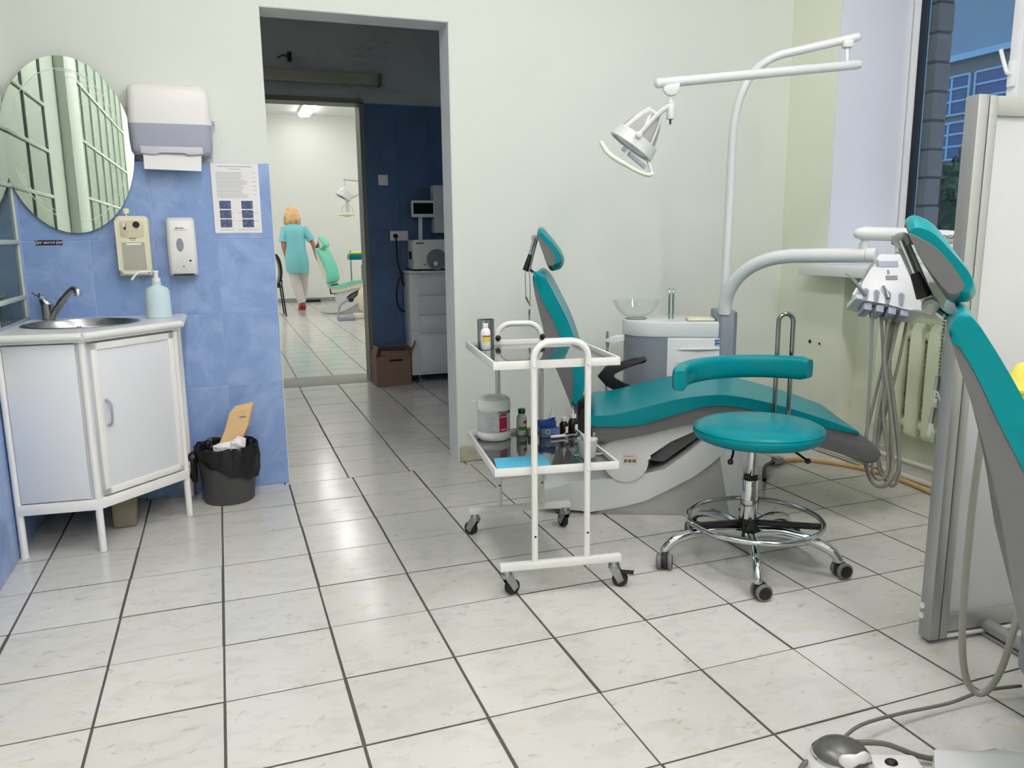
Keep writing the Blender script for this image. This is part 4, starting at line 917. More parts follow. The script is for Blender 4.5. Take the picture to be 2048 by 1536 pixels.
# ================================================================== NEAR FLOOR: pedal, cables
t = thing('foot_pedal', 'white foot pedal with grey metal cover on the floor at bottom right', 'pedal', (1.238, -1.668, 0), math.radians(-22))
B().lathe([(.0005, .0), (.070, 0), (.074, .006), (.071, .030), (.060, .048), (.052, .056)], n=32, caps=False, sx=1.0, sy=.92).box(.03, .17, -.055, .03, .0, .034, bev=.010).obj('housing', M_WHITEPL, t)
B().lathe([(.059, .047), (.056, .060), (.046, .070), (.028, .078), (.0005, .081)], n=32, caps=False, sx=1.0, sy=.9).obj('cover', mat('dull_grey_metal', (112, 112, 108), .35, metal=.5), t)
B().torus((0, 0, .050), .058, .0045, 36, 8, sy=.9).obj('cover_rim', M_CHROME, t)
B().tube(cr([(-.02, -.045, .062), (.0, -.056, .075), (.03, -.048, .078), (.052, -.028, .060)], 5), [.004, .009, .014, .016, .015, .014, .012, .01, .011, .012, .012, .010, .009, .008, .006, .004], 8, flat=.5).obj('lever', M_WHITEPL, t)
B().ball((.105, -.005, .036), .014, 12, (1, .8, .5)).obj('button', M_BLACK, t)
B().box(.06, .11, -.052, -.03, .034, .036).obj('badge', M_GREYPL, t, smooth=False)
def cable(label, pts, r, m, extra=None, group='cables near the right edge'):
    t = thing('cable', label, 'cable', (pts[0][0], pts[0][1], 0), 0, group); o = Vector((pts[0][0], pts[0][1], 0))
    B().tube(cr([Vector(p) - o for p in pts], 7), r, 8).obj('cord', m, t)
    if extra: B().tube([Vector(p) - o for p in extra], r * 1.25, 8).obj('blue_sleeve', M_LOGO, t)
cable('thin grey cable from the pedal towards the near unit', [(1.268, -1.622, .032), (1.36, -1.592, .040), (1.50, -1.575, .028), (1.65, -1.575, .02), (1.76, -1.578, .03), (1.86, -1.60, .035)], .0042, M_CABLE)
cable('thick grey cable curving right from the pedal behind the white base', [(1.295, -1.655, .055), (1.36, -1.67, .045), (1.44, -1.705, .015), (1.55, -1.76, .012), (1.66, -1.83, .012)], .0062, M_CABLE)
cable('grey cable with blue sleeve leaving the pedal to the left', [(1.175, -1.640, .030), (1.150, -1.650, .026), (1.125, -1.682, .014), (1.105, -1.73, .010), (1.08, -1.80, .010)], .0058, M_CABLE, [(1.112, -1.712, .0115), (1.105, -1.73, .0105), (1.099, -1.745, .010)])
def fgp(s, t_, z):
    a = FG0_A; return (1.335 + s * math.cos(a) - t_ * math.sin(a), -2.165 + s * math.sin(a) + t_ * math.cos(a), z)
cable('pale grey hose hanging in a loop before the partition', [fgp(-.21, .50, .80), fgp(-.217, .50, .566), fgp(-.214, .50, .30), fgp(-.198, .50, .17), fgp(-.166, .50, .134), fgp(-.135, .50, .19), fgp(-.116, .50, .31), fgp(-.105, .50, .42)], .0075, M_HOSE)
t = thing('waste_bag', 'yellow plastic waste bag on the near dental unit at right edge', 'bag', fgp(-.015, .76, .742), FG0_A)
rings = []
for z, r in ((0, .12), (.012, .135), (.03, .142), (.05, .145), (.056, .138), (.075, .132), (.095, .118), (.11, .085), (.118, .04)):
    rings.append([(math.cos(a) * r * (1 + .035 * math.sin(5 * a + z * 60)), math.sin(a) * r * (1 + .035 * math.sin(5 * a + z * 60)), z) for a in [2 * PI * k / 36 for k in range(36)]])
B().loft(rings).obj('bag', M_YELLOW, t)
for z in (.018, .03, .042): B().torus((0, 0, z), .1445, .0016, 40, 6).obj('gathered_fold', mat('olive_fold', (150, 146, 60), .6), t)
# ================================================================== SINK CORNER
KX, KY = -.42, .62
def k2(pts): return [(x - KX, y - KY) for x, y in pts]
def v3(x, y, z): return Vector((x - KX, y - KY, z))
CAB = thing('sink_cabinet', 'white corner sink cabinet with diagonal door beside the bin', 'cabinet', (KX, KY, 0))
foot = [(-.690, .336), (-.418, .308), (-.122, .612), (-.122, .925), (-.690, .925)]
B().prism(k2([(-.684, .345), (-.424, .318), (-.132, .616), (-.132, .92), (-.684, .92)]), .19, .79, 'z').obj('body', M_WHITEMATT, CAB, smooth=False)
for x, y in ((-.684, .343), (-.421, .316), (-.129, .615), (-.129, .905), (-.675, .905)):
    B().cyl(v3(x, y, 0), v3(x, y, .80), .0130, n=16).obj('corner_post', M_WHITEPL, CAB)
def rail(p, q, z0, z1, w=.022):
    return B().beam(v3(p[0], p[1], (z0 + z1) / 2), v3(q[0], q[1], (z0 + z1) / 2), w, z1 - z0, .002)
for p, q in (((-.684, .340), (-.421, .313)), ((-.421, .313), (-.127, .612)), ((-.127, .612), (-.127, .91))):
    rail(p, q, .165, .205).obj('bottom_rail', M_WHITEPL, CAB)
dd = Vector((.294, .299, 0)); dl = dd.length; dd.normalize(); dn = Vector((dd.y, -dd.x, 0))
da = math.atan2(dd.y, dd.x)
D = B().box(.024, dl - .022, -.012, .008, .212, .782, bev=.002).obj('door', M_WHITEMATT, CAB, loc=v3(-.421, .316, 0), rz=da)
dw = dl
b = B().box(.024, .05, -.018, -.010, .212, .782, bev=.003).box(dw - .048, dw - .022, -.018, -.010, .212, .782, bev=.003).box(.024, dw - .022, -.018, -.010, .756, .782, bev=.003).box(.024, dw - .022, -.018, -.010, .212, .238, bev=.003)
b.obj('door_frame', M_WHITEPL, D)
B().tube(cr([(.065, -.016, .47), (.068, -.034, .485), (.068, -.038, .52), (.068, -.034, .555), (.065, -.016, .57)], 5), .005, 8).obj('handle', M_GREYPL, D)
fr = math.atan2(.308 - .336, .272)
B().box(.02, .25, -.008, .004, .21, .785, bev=.001).obj('fixed_panel', M_WHITEMATT, CAB, loc=v3(-.690, .340, 0), rz=fr)
# worktop with an oval cut-out, steel sink
out = [(-.697, .322), (-.412, .292), (-.100, .606), (-.100, .929), (-.697, .929)]
SCX, SCY, SRX, SRY = -.462, .655, .205, .185
WT = B(); bm = WT.bm
ov = [bm.verts.new(v3(x, y, .826)) for x, y in out]; iv = [bm.verts.new(v3(SCX + math.cos(a) * SRX, SCY + math.sin(a) * SRY, .826)) for a in [2 * PI * k / 40 for k in range(40)]]
es = [bm.edges.new((ov[k], ov[(k + 1) % 5])) for k in range(5)] + [bm.edges.new((iv[k], iv[(k + 1) % 40])) for k in range(40)]
bmesh.ops.triangle_fill(bm, use_beauty=True, edges=es)
lv = [bm.verts.new(v3(x, y, .792)) for x, y in out]
for k in range(5): bm.faces.new((ov[k], ov[(k + 1) % 5], lv[(k + 1) % 5], lv[k]))
WT.obj('worktop', M_WHITE, CAB, smooth=False)
for k in range(3):
    p, q = out[k], out[k + 1]
    B().tube([v3(p[0], p[1], .812), v3((p[0] + q[0]) / 2, (p[1] + q[1]) / 2, .812), v3(q[0], q[1], .812)], .0145, 12).obj('worktop_edge', M_WHITE, CAB)
B().beam(v3(-.697, .33, .83), v3(-.697, .93, .83), .012, .016, .002).obj('splash_strip', M_GREYPL, CAB)
SK = thing('steel_sink', 'oval stainless steel sink set in the white corner worktop', 'sink', (SCX, SCY, .826))
B().lathe([(1.03, .0015), (1.02, .004), (.985, .003), (.95, -.008), (.90, -.05), (.80, -.11), (.6, -.135), (.12, -.14)], n=48, caps=False, sx=SRX, sy=SRY).obj('basin', M_STEEL, SK)
B().cyl((0, 0, -.1405), (0, 0, -.137), .022, n=20).obj('drain', M_CHROME, SK)
for dx in (-.075, -.062, -.045, -.035): B().box(dx, dx + .008, .166, .170, -.035, -.026).obj('overflow_slot', M_BLACK, SK, smooth=False)
FA = thing('mixer_tap', 'chrome lever mixer tap with long slanted spout over the sink', 'tap', (-.612, .862, .826))
B().lathe([(.0005, 0), (.026, 0), (.026, .004), (.0225, .008), (.0225, .060), (.024, .062), (.024, .068)], n=26, caps=False).obj('body', M_STEEL, FA)
B().loft([[(math.cos(a) * .024 * s - .012 * (z - .068) / .03, math.sin(a) * .024 * s, z + sl * math.cos(a)) for a in [2 * PI * k / 20 for k in range(20)]] for z, s, sl in ((.068, 1, 0), (.078, 1, -.003), (.090, .9, -.010), (.098, .55, -.018))]).obj('cap', M_CHROME, FA)
B().tube(cr([(-.006, 0, .095), (-.025, -.002, .102), (-.048, -.004, .118)], 4), [.008, .009, .009, .008, .007, .006, .006, .005, .004], 10, flat=1.4).obj('lever', M_CHROME, FA)
B().tube(cr([(.018, -.01, .018), (.04, -.045, .045), (.085, -.11, .098), (.118, -.16, .128), (.135, -.19, .136), (.148, -.21, .128)], 5), [.015] * 10 + [.0125] * 10 + [.0115] * 6, 14).obj('spout', M_STEEL, FA)
B().cyl((.148, -.208, .134), (.149, -.212, .108), .0145, n=18, bev=.002).obj('aerator', M_CHROME, FA)
t = thing('pump_bottle', 'pale blue pump bottle standing on the right end of the worktop', 'bottle', (-.186, .765, .826))
B().lathe([(.0005, 0), (.046, 0), (.0505, .004), (.0495, .06), (.049, .108), (.042, .124), (.022, .134), (.0175, .137), (.0175, .152)], n=32, caps=False, sx=1, sy=.75).obj('body', M_PALEBLUE, t)
B().cyl((0, 0, .150), (0, 0, .166), .0165, n=20, bev=.002).cyl((0, 0, .166), (0, 0, .186), .0095, n=14).cyl((0, 0, .186), (0, 0, .196), .0125, n=14, bev=.002).obj('pump_collar', M_WHITEPL, t)
B().tube(cr([(.012, 0, .192), (-.03, 0, .193), (-.062, -.004, .191), (-.078, -.006, .178), (-.092, -.008, .160)], 4), .0048, 8).obj('pump_nozzle', M_WHITEPL, t)
t = thing('concrete_block', 'rough beige block on the floor under the sink cabinet', 'block', (-.375, .60, 0))
B().box(-.04, .05, -.05, .06, 0, .12, bev=.012).obj('block', M_CONCRETE, t)
t = thing('drain_trap', 'grey drain pipe under the sink cabinet', 'pipe', (-.56, .70, 0))
B().tube(cr([(0, 0, .18), (0, 0, .09), (.06, .02, .06), (.10, .10, .09), (.10, .2, .10)], 5), .022, 12).obj('pipe', M_GREYPL, t)

# ---- wall things
TF = .930     # face of the blue tiles
MI = thing('oval_mirror', 'oval frameless wall mirror above the sink', 'mirror', (-.478, .916, 1.528))
mp = [(math.cos(a) * .243, math.sin(a) * .349) for a in [2 * PI * k / 72 for k in range(72)]]
B().prism(mp, -.003, .003, 'y', bev=.0015, seg=1).obj('glass', M_MIRROR, MI, ang=20)
def etched(R0, a0, a1, dz, w=.0026, dx=0):
    pts = [(dx + math.cos(a) * .243 * R0, -.0036, dz + math.sin(a) * .349 * R0) for a in [math.radians(a0 + (a1 - a0) * k / 24) for k in range(25)]]
    b = B(); 
    for p, q in zip(pts, pts[1:]): b.beam(p, q, .0006, w)
    b.obj('etched_line', M_FROST, MI, smooth=False)
etched(.86, 62, 160, 0); etched(.84, 20, 95, .0); etched(.78, 18, 88, .0, .0018)
etched(.84, -165, -100, 0); etched(.79, -160, -104, 0, .0018); etched(.88, -85, -20, 0, .002)
B().box(-.10, .10, .003, .012, -.2, .2).obj('wall_mount', M_BLACK, MI)
t = thing('towel_dispenser', 'white and grey paper towel dispenser with a towel hanging out', 'towel dispenser', (-.085, .955, 1.49))
def shell_(z0, z1, w0, w1, d0, d1, name, m, bev):
    return B().loft([[(-w0, .008, z0), (-w0, -d0 + .03, z0), (-w0 + .03, -d0, z0), (w0 - .03, -d0, z0), (w0, -d0 + .03, z0), (w0, .008, z0)], [(-w1, .008, z1), (-w1, -d1 + .03, z1), (-w1 + .03, -d1, z1), (w1 - .03, -d1, z1), (w1, -d1 + .03, z1), (w1, .008, z1)]])
def rr_ring(w, d, z, r=.035, yb=.008):
    pts = []
    for cx, cy, a0 in ((w - r, -d + r, -90), (w - .004, yb - .004, 0), (-w + .004, yb - .004, 90), (-w + r, -d + r, 180)):
        rr = r if cy < -.01 else .004
        for k in range(6): a = math.radians(a0 + 18 * k); pts.append((cx + math.cos(a) * rr, cy + math.sin(a) * rr, z))
    return pts
B().loft([rr_ring(.163, .100, .132), rr_ring(.161, .100, .20), rr_ring(.158, .098, .262), rr_ring(.152, .090, .282), rr_ring(.138, .072, .293), rr_ring(.11, .05, .296)]).obj('cover', M_WHITEPL, t)
B().loft([rr_ring(.130, .060, .004), rr_ring(.150, .088, .008), rr_ring(.158, .099, .022), rr_ring(.1615, .1005, .06), rr_ring(.163, .1005, .132)]).obj('base', M_GREYPL, t)
B().prism([(-.120, .012), (-.120, .040), (.120, .040), (.120, .012), (.062, .006), (.046, .018), (-.046, .018), (-.062, .006)], -.1035, -.098, 'y', bev=.003).obj('outlet_lip', mat('pale_grey_plastic', (205, 208, 218), .35), t)
B().loft([[(-.112, -.085, .03), (.112, -.085, .03)], [(-.113, -.094, .0), (.112, -.092, -.004)], [(-.113, -.100, -.052), (.108, -.098, -.058)]], caps=False, closed=False).obj('paper_towel', M_PAPER, t)
B().box(.162, .176, -.03, -.012, .138, .158, bev=.002).obj('lock_tab', M_GREYPL, t)
B().cyl((.1605, -.022, .149), (.164, -.022, .149), .005, n=10).obj('lock', M_BLACK, t)
t = thing('soap_dispenser', 'cream wall soap dispenser with large clear window', 'soap dispenser', (-.268, TF - .001, 1.115), 0)
RW, RH = .064, .118
def rrect(w, h, r, n=5, cx=0, cz=0):
    out = []
    for sx, sz, a0 in ((1, 1, 0), (-1, 1, 90), (-1, -1, 180), (1, -1, 270)):
        for k in range(n + 1): a = math.radians(a0 + 90 * k / n); out.append((cx + sx * (w - r) + math.cos(a) * r, cz + sz * (h - r) + math.sin(a) * r))
    return out
B().prism(rrect(.064, .120, .018, cz=.012), -.070, .0, 'y', bev=.010, seg=3).box(-.062, .062, -.055, 0, -.116, -.100, bev=.004).obj('housing', M_CREAM, t)
B().prism(rrect(.046, .034, .012, cz=.078), -.0725, -.066, 'y', bev=.003).obj('recess', mat('cream_recess', (214, 208, 178), .5), t)
B().prism(rrect(.044, .0575, .004, cz=-.034), -.0715, -.060, 'y').obj('clear_window', M_CLEAR, t)
B().box(-.026, .030, -.0735, -.070, .012, .020).obj('level_strip', M_PAPER, t, smooth=False)
B().cyl((.018, -.0745, .096), (.018, -.071, .096), .0138, n=22).obj('lock_hole', M_BLACK, t)
B().prism(rrect(.0045, .015, .0044, cx=-.026, cz=.090), -.0745, -.071, 'y').obj('slot', M_BLACK, t)
B().prism(rrect(.004, .010, .0039, cx=-.0275, cz=.096), -.078, -.072, 'y').obj('slot_lever', M_WHITEPL, t)
B().cyl((.018, -.0735, .078), (.018, -.071, .078), .002, n=8).obj('pin', M_UNITG, t)
B().box(-.014, .014, -.0712, -.0706, .038, .0415).obj('print_line', M_INK, t, smooth=False); B().box(-.010, .010, -.0712, -.0706, .0315, .0335).obj('print_line', M_INK, t, smooth=False)
B().prism([(math.cos(a) * .0125 * (1.15 if k % 2 else .95) - .018, math.sin(a) * .0125 * (1.15 if k % 2 else .95) + .152) for k, a in enumerate([2 * PI * q / 8 for q in range(8)])], -.045, -.030, 'y', bev=.003).box(-.021, -.015, -.042, -.033, .13, .142).obj('key_knob', M_CREAM, t)
t = thing('sensor_soap_dispenser', 'white automatic soap dispenser with dark oval window', 'soap dispenser', (-.080, TF - .001, 1.118))
B().loft([rr_ring(.056, .060, -.122, .02, 0), rr_ring(.058, .072, -.110, .022, 0), rr_ring(.0585, .078, -.02, .024, 0), rr_ring(.0575, .078, .07, .024, 0), rr_ring(.0565, .074, .106, .024, 0), rr_ring(.053, .058, .118, .022, 0), rr_ring(.045, .03, .124, .012, 0)]).obj('housing', M_WHITEPL, t, ang=50)
B().lathe([(.0005, -.0795), (1, -.0785), (1, -.072)], n=32, caps=False, sx=.0138, sy=.0275, rot=Matrix.Rotation(-PI / 2, 3, 'X')).obj('level_window', M_UNITG, t, loc=(0, -.158, .008))
B().cyl((.030, -.0785, -.060), (.030, -.070, -.060), .0045, n=14).cyl((.002, -.0775, -.084), (.002, -.070, -.084), .0028, n=8).obj('sensor', M_BLACK, t)
B().box(-.042, .042, -.068, -.02, -.1235, -.116).obj('outlet', M_BLACK, t)
text('◢Ksitex', .0115, M_BLACKINK, t, (-.004, -.0785, .078)); B().box(-.026, .024, -.0786, -.0780, .0675, .0695).obj('print_line', M_GREYPL, t, smooth=False)
t = thing('wall_sign', 'small black sign with white letters under the mirror', 'sign', (-.591, TF - .0015, 1.141))
B().box(-.0495, .0495, -.0012, .0012, -.010, .010, bev=.0004).obj('plate', M_BLACKINK, t); text('Для мытья рук', .0160, M_PAPER, t, (0, -.0016, .0005), sx=.86)
t = thing('instruction_poster', 'white instruction sheet with six photos taped to blue tiles', 'poster', (.158, TF - .0015, 1.324))
B().box(-.099, .099, -.0006, .0006, -.150, .150).obj('sheet', M_PAPER, t, smooth=False)
b = B(); rn = random.Random(4)
b.box(-.072, .072, -.0009, -.0006, .134, .1375)
b.box(-.025, .025, -.0009, -.0006, .1235, .126)
for k in range(18):
    z = .108 - k * .0062; w = rn.uniform(.10, .135)
    b.box(-.080, -.080 + w, -.0009, -.0006, z, z + .0022)
    if k % 3 == 0: b.box(.072, .086, -.0009, -.0006, z, z + .0022)
for z in (-.064, -.099, -.137):
    b.box(-.075, -.02, -.0009, -.0006, z, z + .002); b.box(.0, .085, -.0009, -.0006, z, z + .002)
b.obj('printed_lines', mat('pale_print', (172, 174, 178), .8), t, smooth=False)
pm2 = mat('hand_photo_print', (66, 84, 128), .5, scale=55, col2=(128, 118, 126), wear=.58)
for cx in (-.050, .042):
    for cz in (-.028, -.068, -.108): B().box(cx - .024, cx + .024, -.0010, -.0006, cz - .0175, cz + .0175).obj('photo', pm2, t, smooth=False)

# ---- bin
t = thing('waste_bin', 'dark grey bucket bin with black liner between cabinet and doorway', 'bin', (.035, .785, 0))
B().lathe([(.0005, .0), (.103, 0), (.106, .004), (.128, .245), (.131, .250), (.126, .250), (.104, .008), (.0005, .007)], n=40, caps=False).obj('bucket', M_BIN, t)
rings = []
for k, (r, z) in enumerate(((.118, .20), (.124, .246), (.130, .258), (.1345, .252), (.1365, .22), (.135, .18), (.131, .15))):
    ring = []
    for q in range(72):
        a = 2 * PI * q / 72; low = 1.0 if k < 4 else 1 + .0
        dz = 0
        if k >= 4: dz = (-.02 + .085 * (k - 3) / 3 * (.45 - .75 * math.cos(a - math.radians(-25)))) * 1.0
        wr = .004 * math.sin(11 * a + 2 * k) + .003 * math.sin(23 * a + k)
        ring.append((math.cos(a) * (r + wr), math.sin(a) * (r + wr), z + dz + .004 * math.sin(9 * a + k)))
    rings.append(ring)
B().loft(rings, caps=False).obj('liner', M_BAG, t)
B().tube(cr([(-.13, -.03, .235), (-.145, -.035, .20), (-.142, -.04, .15), (-.135, -.04, .10)], 4), [.012, .018, .022, .024, .025, .025, .024, .022, .02, .018, .015, .012, .006], 8).obj('liner_knot', M_BAG, t)
t = thing('kraft_bag', 'crumpled tan paper bag sticking out of the bin', 'paper bag', (.055, .79, .20))
b = B().loft([[(-.075, -.03, .0), (.02, -.03, .02), (.03, .0, .02), (-.075, .0, .0)], [(-.02, -.025, .12), (.075, -.028, .13), (.085, -.005, .13), (-.02, 0, .12)], [(.005, -.02, .195), (.10, -.022, .215), (.108, -.006, .215), (.005, -.006, .195)], [(.03, -.016, .222), (.105, -.016, .235), (.108, -.012, .235), (.03, -.012, .222)]])
b.obj('bag', M_KRAFT, t, smooth=False); B().box(.045, .072, -.0262, -.0252, .172, .176).obj('print_line', M_INK, t, smooth=False)
t = thing('crumpled_paper', 'crumpled white paper on top of the bin rubbish', 'paper', (.045, .735, .235))
b = B(); b.ball((-.02, 0, .012), .038, 10, (1.3, .8, .7)); b.ball((.03, -.005, .02), .030, 8, (1, .8, 1)); b.box(.03, .07, -.005, .01, .01, .055, rot=Matrix.Rotation(.25, 3, 'Y'))
rn = random.Random(2)
for v in b.bm.verts: v.co += Vector((rn.uniform(-.005, .005), rn.uniform(-.005, .005), rn.uniform(-.005, .005)))
b.obj('paper', M_PAPER, t, smooth=False)

# ================================================================== CORRIDOR
t = thing('unlit_luminaire', 'unlit wall luminaire above the second doorway in the dark corridor', 'light', (.60, 3.478, 2.325))
B().box(-.68, .70, -.05, .022, -.042, .042, bev=.012).obj('diffuser', mat('dull_diffuser', (178, 176, 160), .5), t)
B().box(.700, .722, -.055, .022, -.046, .046, bev=.004).box(-.70, -.68, -.055, .022, -.046, .046, bev=.004).obj('end_cap', mat('dull_end_cap', (120, 122, 118), .5), t)
t = thing('wire_clip', 'small black cable clip with loose wire above the corridor luminaire', 'clip', (.655, 3.48, 2.46))
B().box(-.014, .014, -.03, .019, -.03, .03, bev=.004).obj('clip', M_BLACK, t); B().tube(cr([(-.01, 0, 0), (-.04, 0, .01), (-.07, 0, -.005), (-.085, 0, -.01)], 4), .004, 6).obj('wire', M_BLACK, t)
CF = CY0 - .0175
t = thing('light_switch', 'square light switch on the navy tiled corridor wall', 'switch', (1.313, CF, 1.59))
B().box(-.038, .038, -.008, 0, -.040, .040, bev=.003).obj('plate', M_WHITEPL, t); B().box(-.024, .024, -.012, -.007, -.026, .026, bev=.002).obj('rocker', M_WHITEPL, t)
t = thing('double_socket', 'double power socket with one black plug on navy tiles', 'socket', (1.424, CF, 1.161))
B().box(-.072, .072, -.010, 0, -.038, .038, bev=.003).obj('plate', M_WHITEPL, t)
for x in (-.034, .034): B().lathe([(.021, .012), (.021, .008), (.018, .004), (.0005, .004)], n=22, caps=False, rot=Matrix.Rotation(PI / 2, 3, 'X')).obj('socket_ring', M_GREYPL, t, loc=(x, -.001, 0))
t = thing('plug_cable', 'black plug with cable looping down the navy corridor wall', 'cable', (1.390, CF, 1.161))
B().cyl((0, -.012, 0), (0, -.045, -.005), .018, n=16, bev=.003).obj('plug', M_BLACK, t)
B().tube(cr([(0, -.04, -.01), (.005, -.035, -.08), (.012, -.03, -.2), (.045, -.03, -.36), (.085, -.03, -.50), (.085, -.03, -.57), (.05, -.03, -.60), (.01, -.03, -.57), (-.01, -.03, -.48), (.01, -.03, -.36), (.06, -.03, -.28), (.11, -.04, -.255), (.19, -.06, -.265)], 6), .0058, 8).obj('cord', M_BLACK, t)
t = thing('drawer_cabinet', 'grey white drawer cabinet on casters in the dark corridor', 'cabinet', (1.70, 3.26, 0))
B().box(-.255, .26, -.0, .22, .065, .870, bev=.004).obj('carcass', M_WHITEMATT, CAB.__class__ and t)
B().box(-.262, .27, -.02, .22, .870, .888, bev=.003).obj('top', M_WHITEMATT, t)
for z0, z1 in ((.70, .845), (.545, .69), (.40, .535), (.09, .375)):
    d = B().box(-.190, .245, -.012, .001, z0, z1, bev=.003).obj('drawer', M_WHITEMATT, t)
    B().box(-.165, .22, -.016, -.011, z0 + .02, z1 - .02, bev=.003).obj('drawer_field', M_WHITEMATT, d)
for x, y in ((-.19, .02), (.22, .02), (-.22, .19), (.22, .19)):
    B().cyl((x, y, .03), (x, y, .066), .009, n=10).cyl((x - .01, y, .022), (x + .01, y, .022), .022, n=16).obj('caster', M_STEEL, t)
t = thing('steriliser', 'white tabletop steriliser with round dial on the drawer cabinet', 'steriliser', (1.625, 3.36, .8885))
B().box(-.140, .16, -.10, .11, .012, .240, bev=.008).obj('casing', M_WHITEPL, t)
for x in (-.12, .14): B().box(x - .015, x + .015, -.08, .09, 0, .014).obj('foot', M_BLACK, t)
B().cyl((.045, -.101, .085), (.045, -.108, .085), .082, n=32).obj('dial_panel', M_UNITG, t)
B().cyl((.03, -.107, .055), (.03, -.125, .055), .018, n=18, bev=.002).obj('knob', M_WHITEPL, t)
for x in (-.05, .09, .12): B().cyl((x, -.101, .05), (x, -.107, .05), .006, n=10).obj('indicator', M_GREENL, t)
B().box(-.148, -.139, -.04, .03, .09, .15).obj('side_vent', M_BLACK, t)
B().box(-.12, -.055, -.1008, -.0998, .208, .220).obj('print_line', M_INK, t, smooth=False)
t = thing('wall_monitor', 'small wall monitor with dark screen above the steriliser', 'monitor', (1.60, 3.40, 1.37))
B().box(-.092, .092, -.035, .0, -.068, .062, bev=.006).obj('case', M_WHITEPL, t); B().box(-.080, .080, -.0365, -.034, -.042, .042).obj('screen', M_SCREEN, t, smooth=False)
B().beam((-.02, -.01, -.06), (-.028, -.02, -.24), .03, .02, .003).obj('probe_cable', M_WHITEPL, t); B().box(-.04, .04, -.001, .082, -.04, .04).obj('wall_bracket', M_WHITEPL, t)
t = thing('wall_cupboard', 'pale wall box beside the wall monitor', 'wall box', (1.775, 3.43, 1.38))
B().box(-.085, .09, -.04, .0525, -.20, .17, bev=.005).obj('box', M_WHITEMATT, t)
t = thing('cardboard_box', 'open brown cardboard box on the dark corridor floor', 'cardboard box', (1.287, 3.32, 0))
b = B(); W_, D_, H_ = .135, .11, .235
for s in (-1, 1): b.box(s * W_ - .002, s * W_ + .002, -D_, D_, 0, H_).box(-W_, W_, s * D_ - .002, s * D_ + .002, 0, H_)
b.box(-W_, W_, -D_, D_, 0, .004).obj('walls', M_CARD, t, smooth=False)
B().beam((W_, 0, H_), (W_ + .05, 0, H_ + .11), D_ * 1.9, .004).obj('flap', M_CARD, t, smooth=False)
B().beam((-W_, 0, H_), (-W_ + .02, 0, H_ + .075), D_ * 1.8, .004).obj('flap', M_CARD, t, smooth=False)
B().beam((0, D_, H_), (0, D_ - .04, H_ + .06), W_ * 1.9, .004).obj('flap', M_CARD, t, smooth=False)
B().beam((.01, -D_, H_), (.03, -D_ + .08, H_ + .03), W_ * 1.6, .004).obj('flap', M_CARD, t, smooth=False)
for x0, x1, z0, z1 in ((-.03, .07, .196, .212), (.035, .11, .05, .055), (.035, .11, .065, .07), (.035, .11, .08, .085), (.035, .11, .095, .10), (-.05, -.035, .112, .122), (.095, .108, .11, .135)):
    B().box(x0, x1, -D_ - .0030, -D_ - .0019, z0, z1).obj('print_mark', M_INK if z0 < .19 else M_BLACKINK, t, smooth=False)

# ================================================================== BACK ROOM
t = thing('visitor_chair', 'black visitor chair half hidden at the doorway edge', 'chair', (.80, 9.75, 0))
B().prism(cr([(.09, .50, 0), (.115, .56, 0), (.125, .68, 0), (.11, .82, 0), (.08, .90, 0), (.045, .93, 0), (.045, .90, 0), (.07, .85, 0), (.09, .75, 0), (.095, .62, 0), (.075, .50, 0)], 3) and [(p[0], p[1]) for p in cr([(.09, .50, 0), (.125, .58, 0), (.135, .70, 0), (.12, .82, 0), (.085, .91, 0), (.05, .93, 0), (.06, .88, 0), (.085, .80, 0), (.10, .70, 0), (.095, .60, 0), (.07, .50, 0)], 3)], -.22, .22, 'y', bev=.012).obj('backrest', M_BLACK, t)
B().box(-.33, .10, -.22, .22, .44, .485, bev=.015).obj('seat', M_BLACK, t)
for y in (-.23, .23): B().tube([(.15, y, 0), (.11, y, .47), (.115, y, .55)], .011, 8).tube([(-.34, y, 0), (-.31, y, .44), (.11, y, .44)], .011, 8).obj('leg_frame', M_BLACK, t)
# far lamp and bracket table
t = thing('ceiling_pole_lamp', 'white dental lamp on folding arm above the mint chair', 'lamp', (2.55, 9.7, 0))
B().tube([(0, 0, 0), (0, 0, 1.95), (0, -.02, 1.98), (-.65, -.2, 2.02)], .02, 10).tube([(-.1, 0, 1.94), (-.62, -.05, 1.72)], .02, 10).cyl((-.62, -.1, 2.02), (-.62, -.1, 1.93), .012, n=8).obj('arm', M_UNITW, t)
B().lathe([(.02, .16), (.07, .13), (.11, .05), (.125, 0), (.10, -.01)], (-.66, -.1, 1.76), 20, caps=False, rot=Matrix.Rotation(.5, 3, 'Y')).obj('head', M_UNITW, t)
B().cyl((-.60, -.1, 1.76), (-.60, -.1, 1.54), .025, n=12).obj('stem', M_UNITW, t)
B().torus((-.62, -.1, 1.50), .12, .012, 24, 8, sy=.7).torus((-.60, -.1, 1.56), .09, .008, 20, 6, rot=Matrix.Rotation(PI / 2, 3, 'X')).ball((-.62, -.1, 1.49), .06, 12, (1, .8, .4)).obj('grip_ring', M_CREAM, t)
t = thing('bracket_table', 'teal bracket table with yellow bag beside the mint chair', 'table', (2.36, 10.4, 0))
B().box(-.31, .3, -.16, .16, .80, .89, bev=.01).obj('tray', M_TEAL, t); B().box(-.30, .3, -.15, .15, .89, .93, bev=.02).obj('yellow_cover', M_YELLOW, t)
B().cyl((-.29, -.1, .02), (-.29, -.1, .95), .012, n=10).box(-.33, -.28, -.12, -.08, .82, .86).obj('pole', M_STEEL, t)
B().box(-.1, .25, -.1, .1, 0.0, .72, bev=.02).obj('pedestal', M_UNITG, t)
t = thing('floor_pedal', 'grey foot pedal with curved handle on the back room floor', 'pedal', (1.70, 8.55, 0))
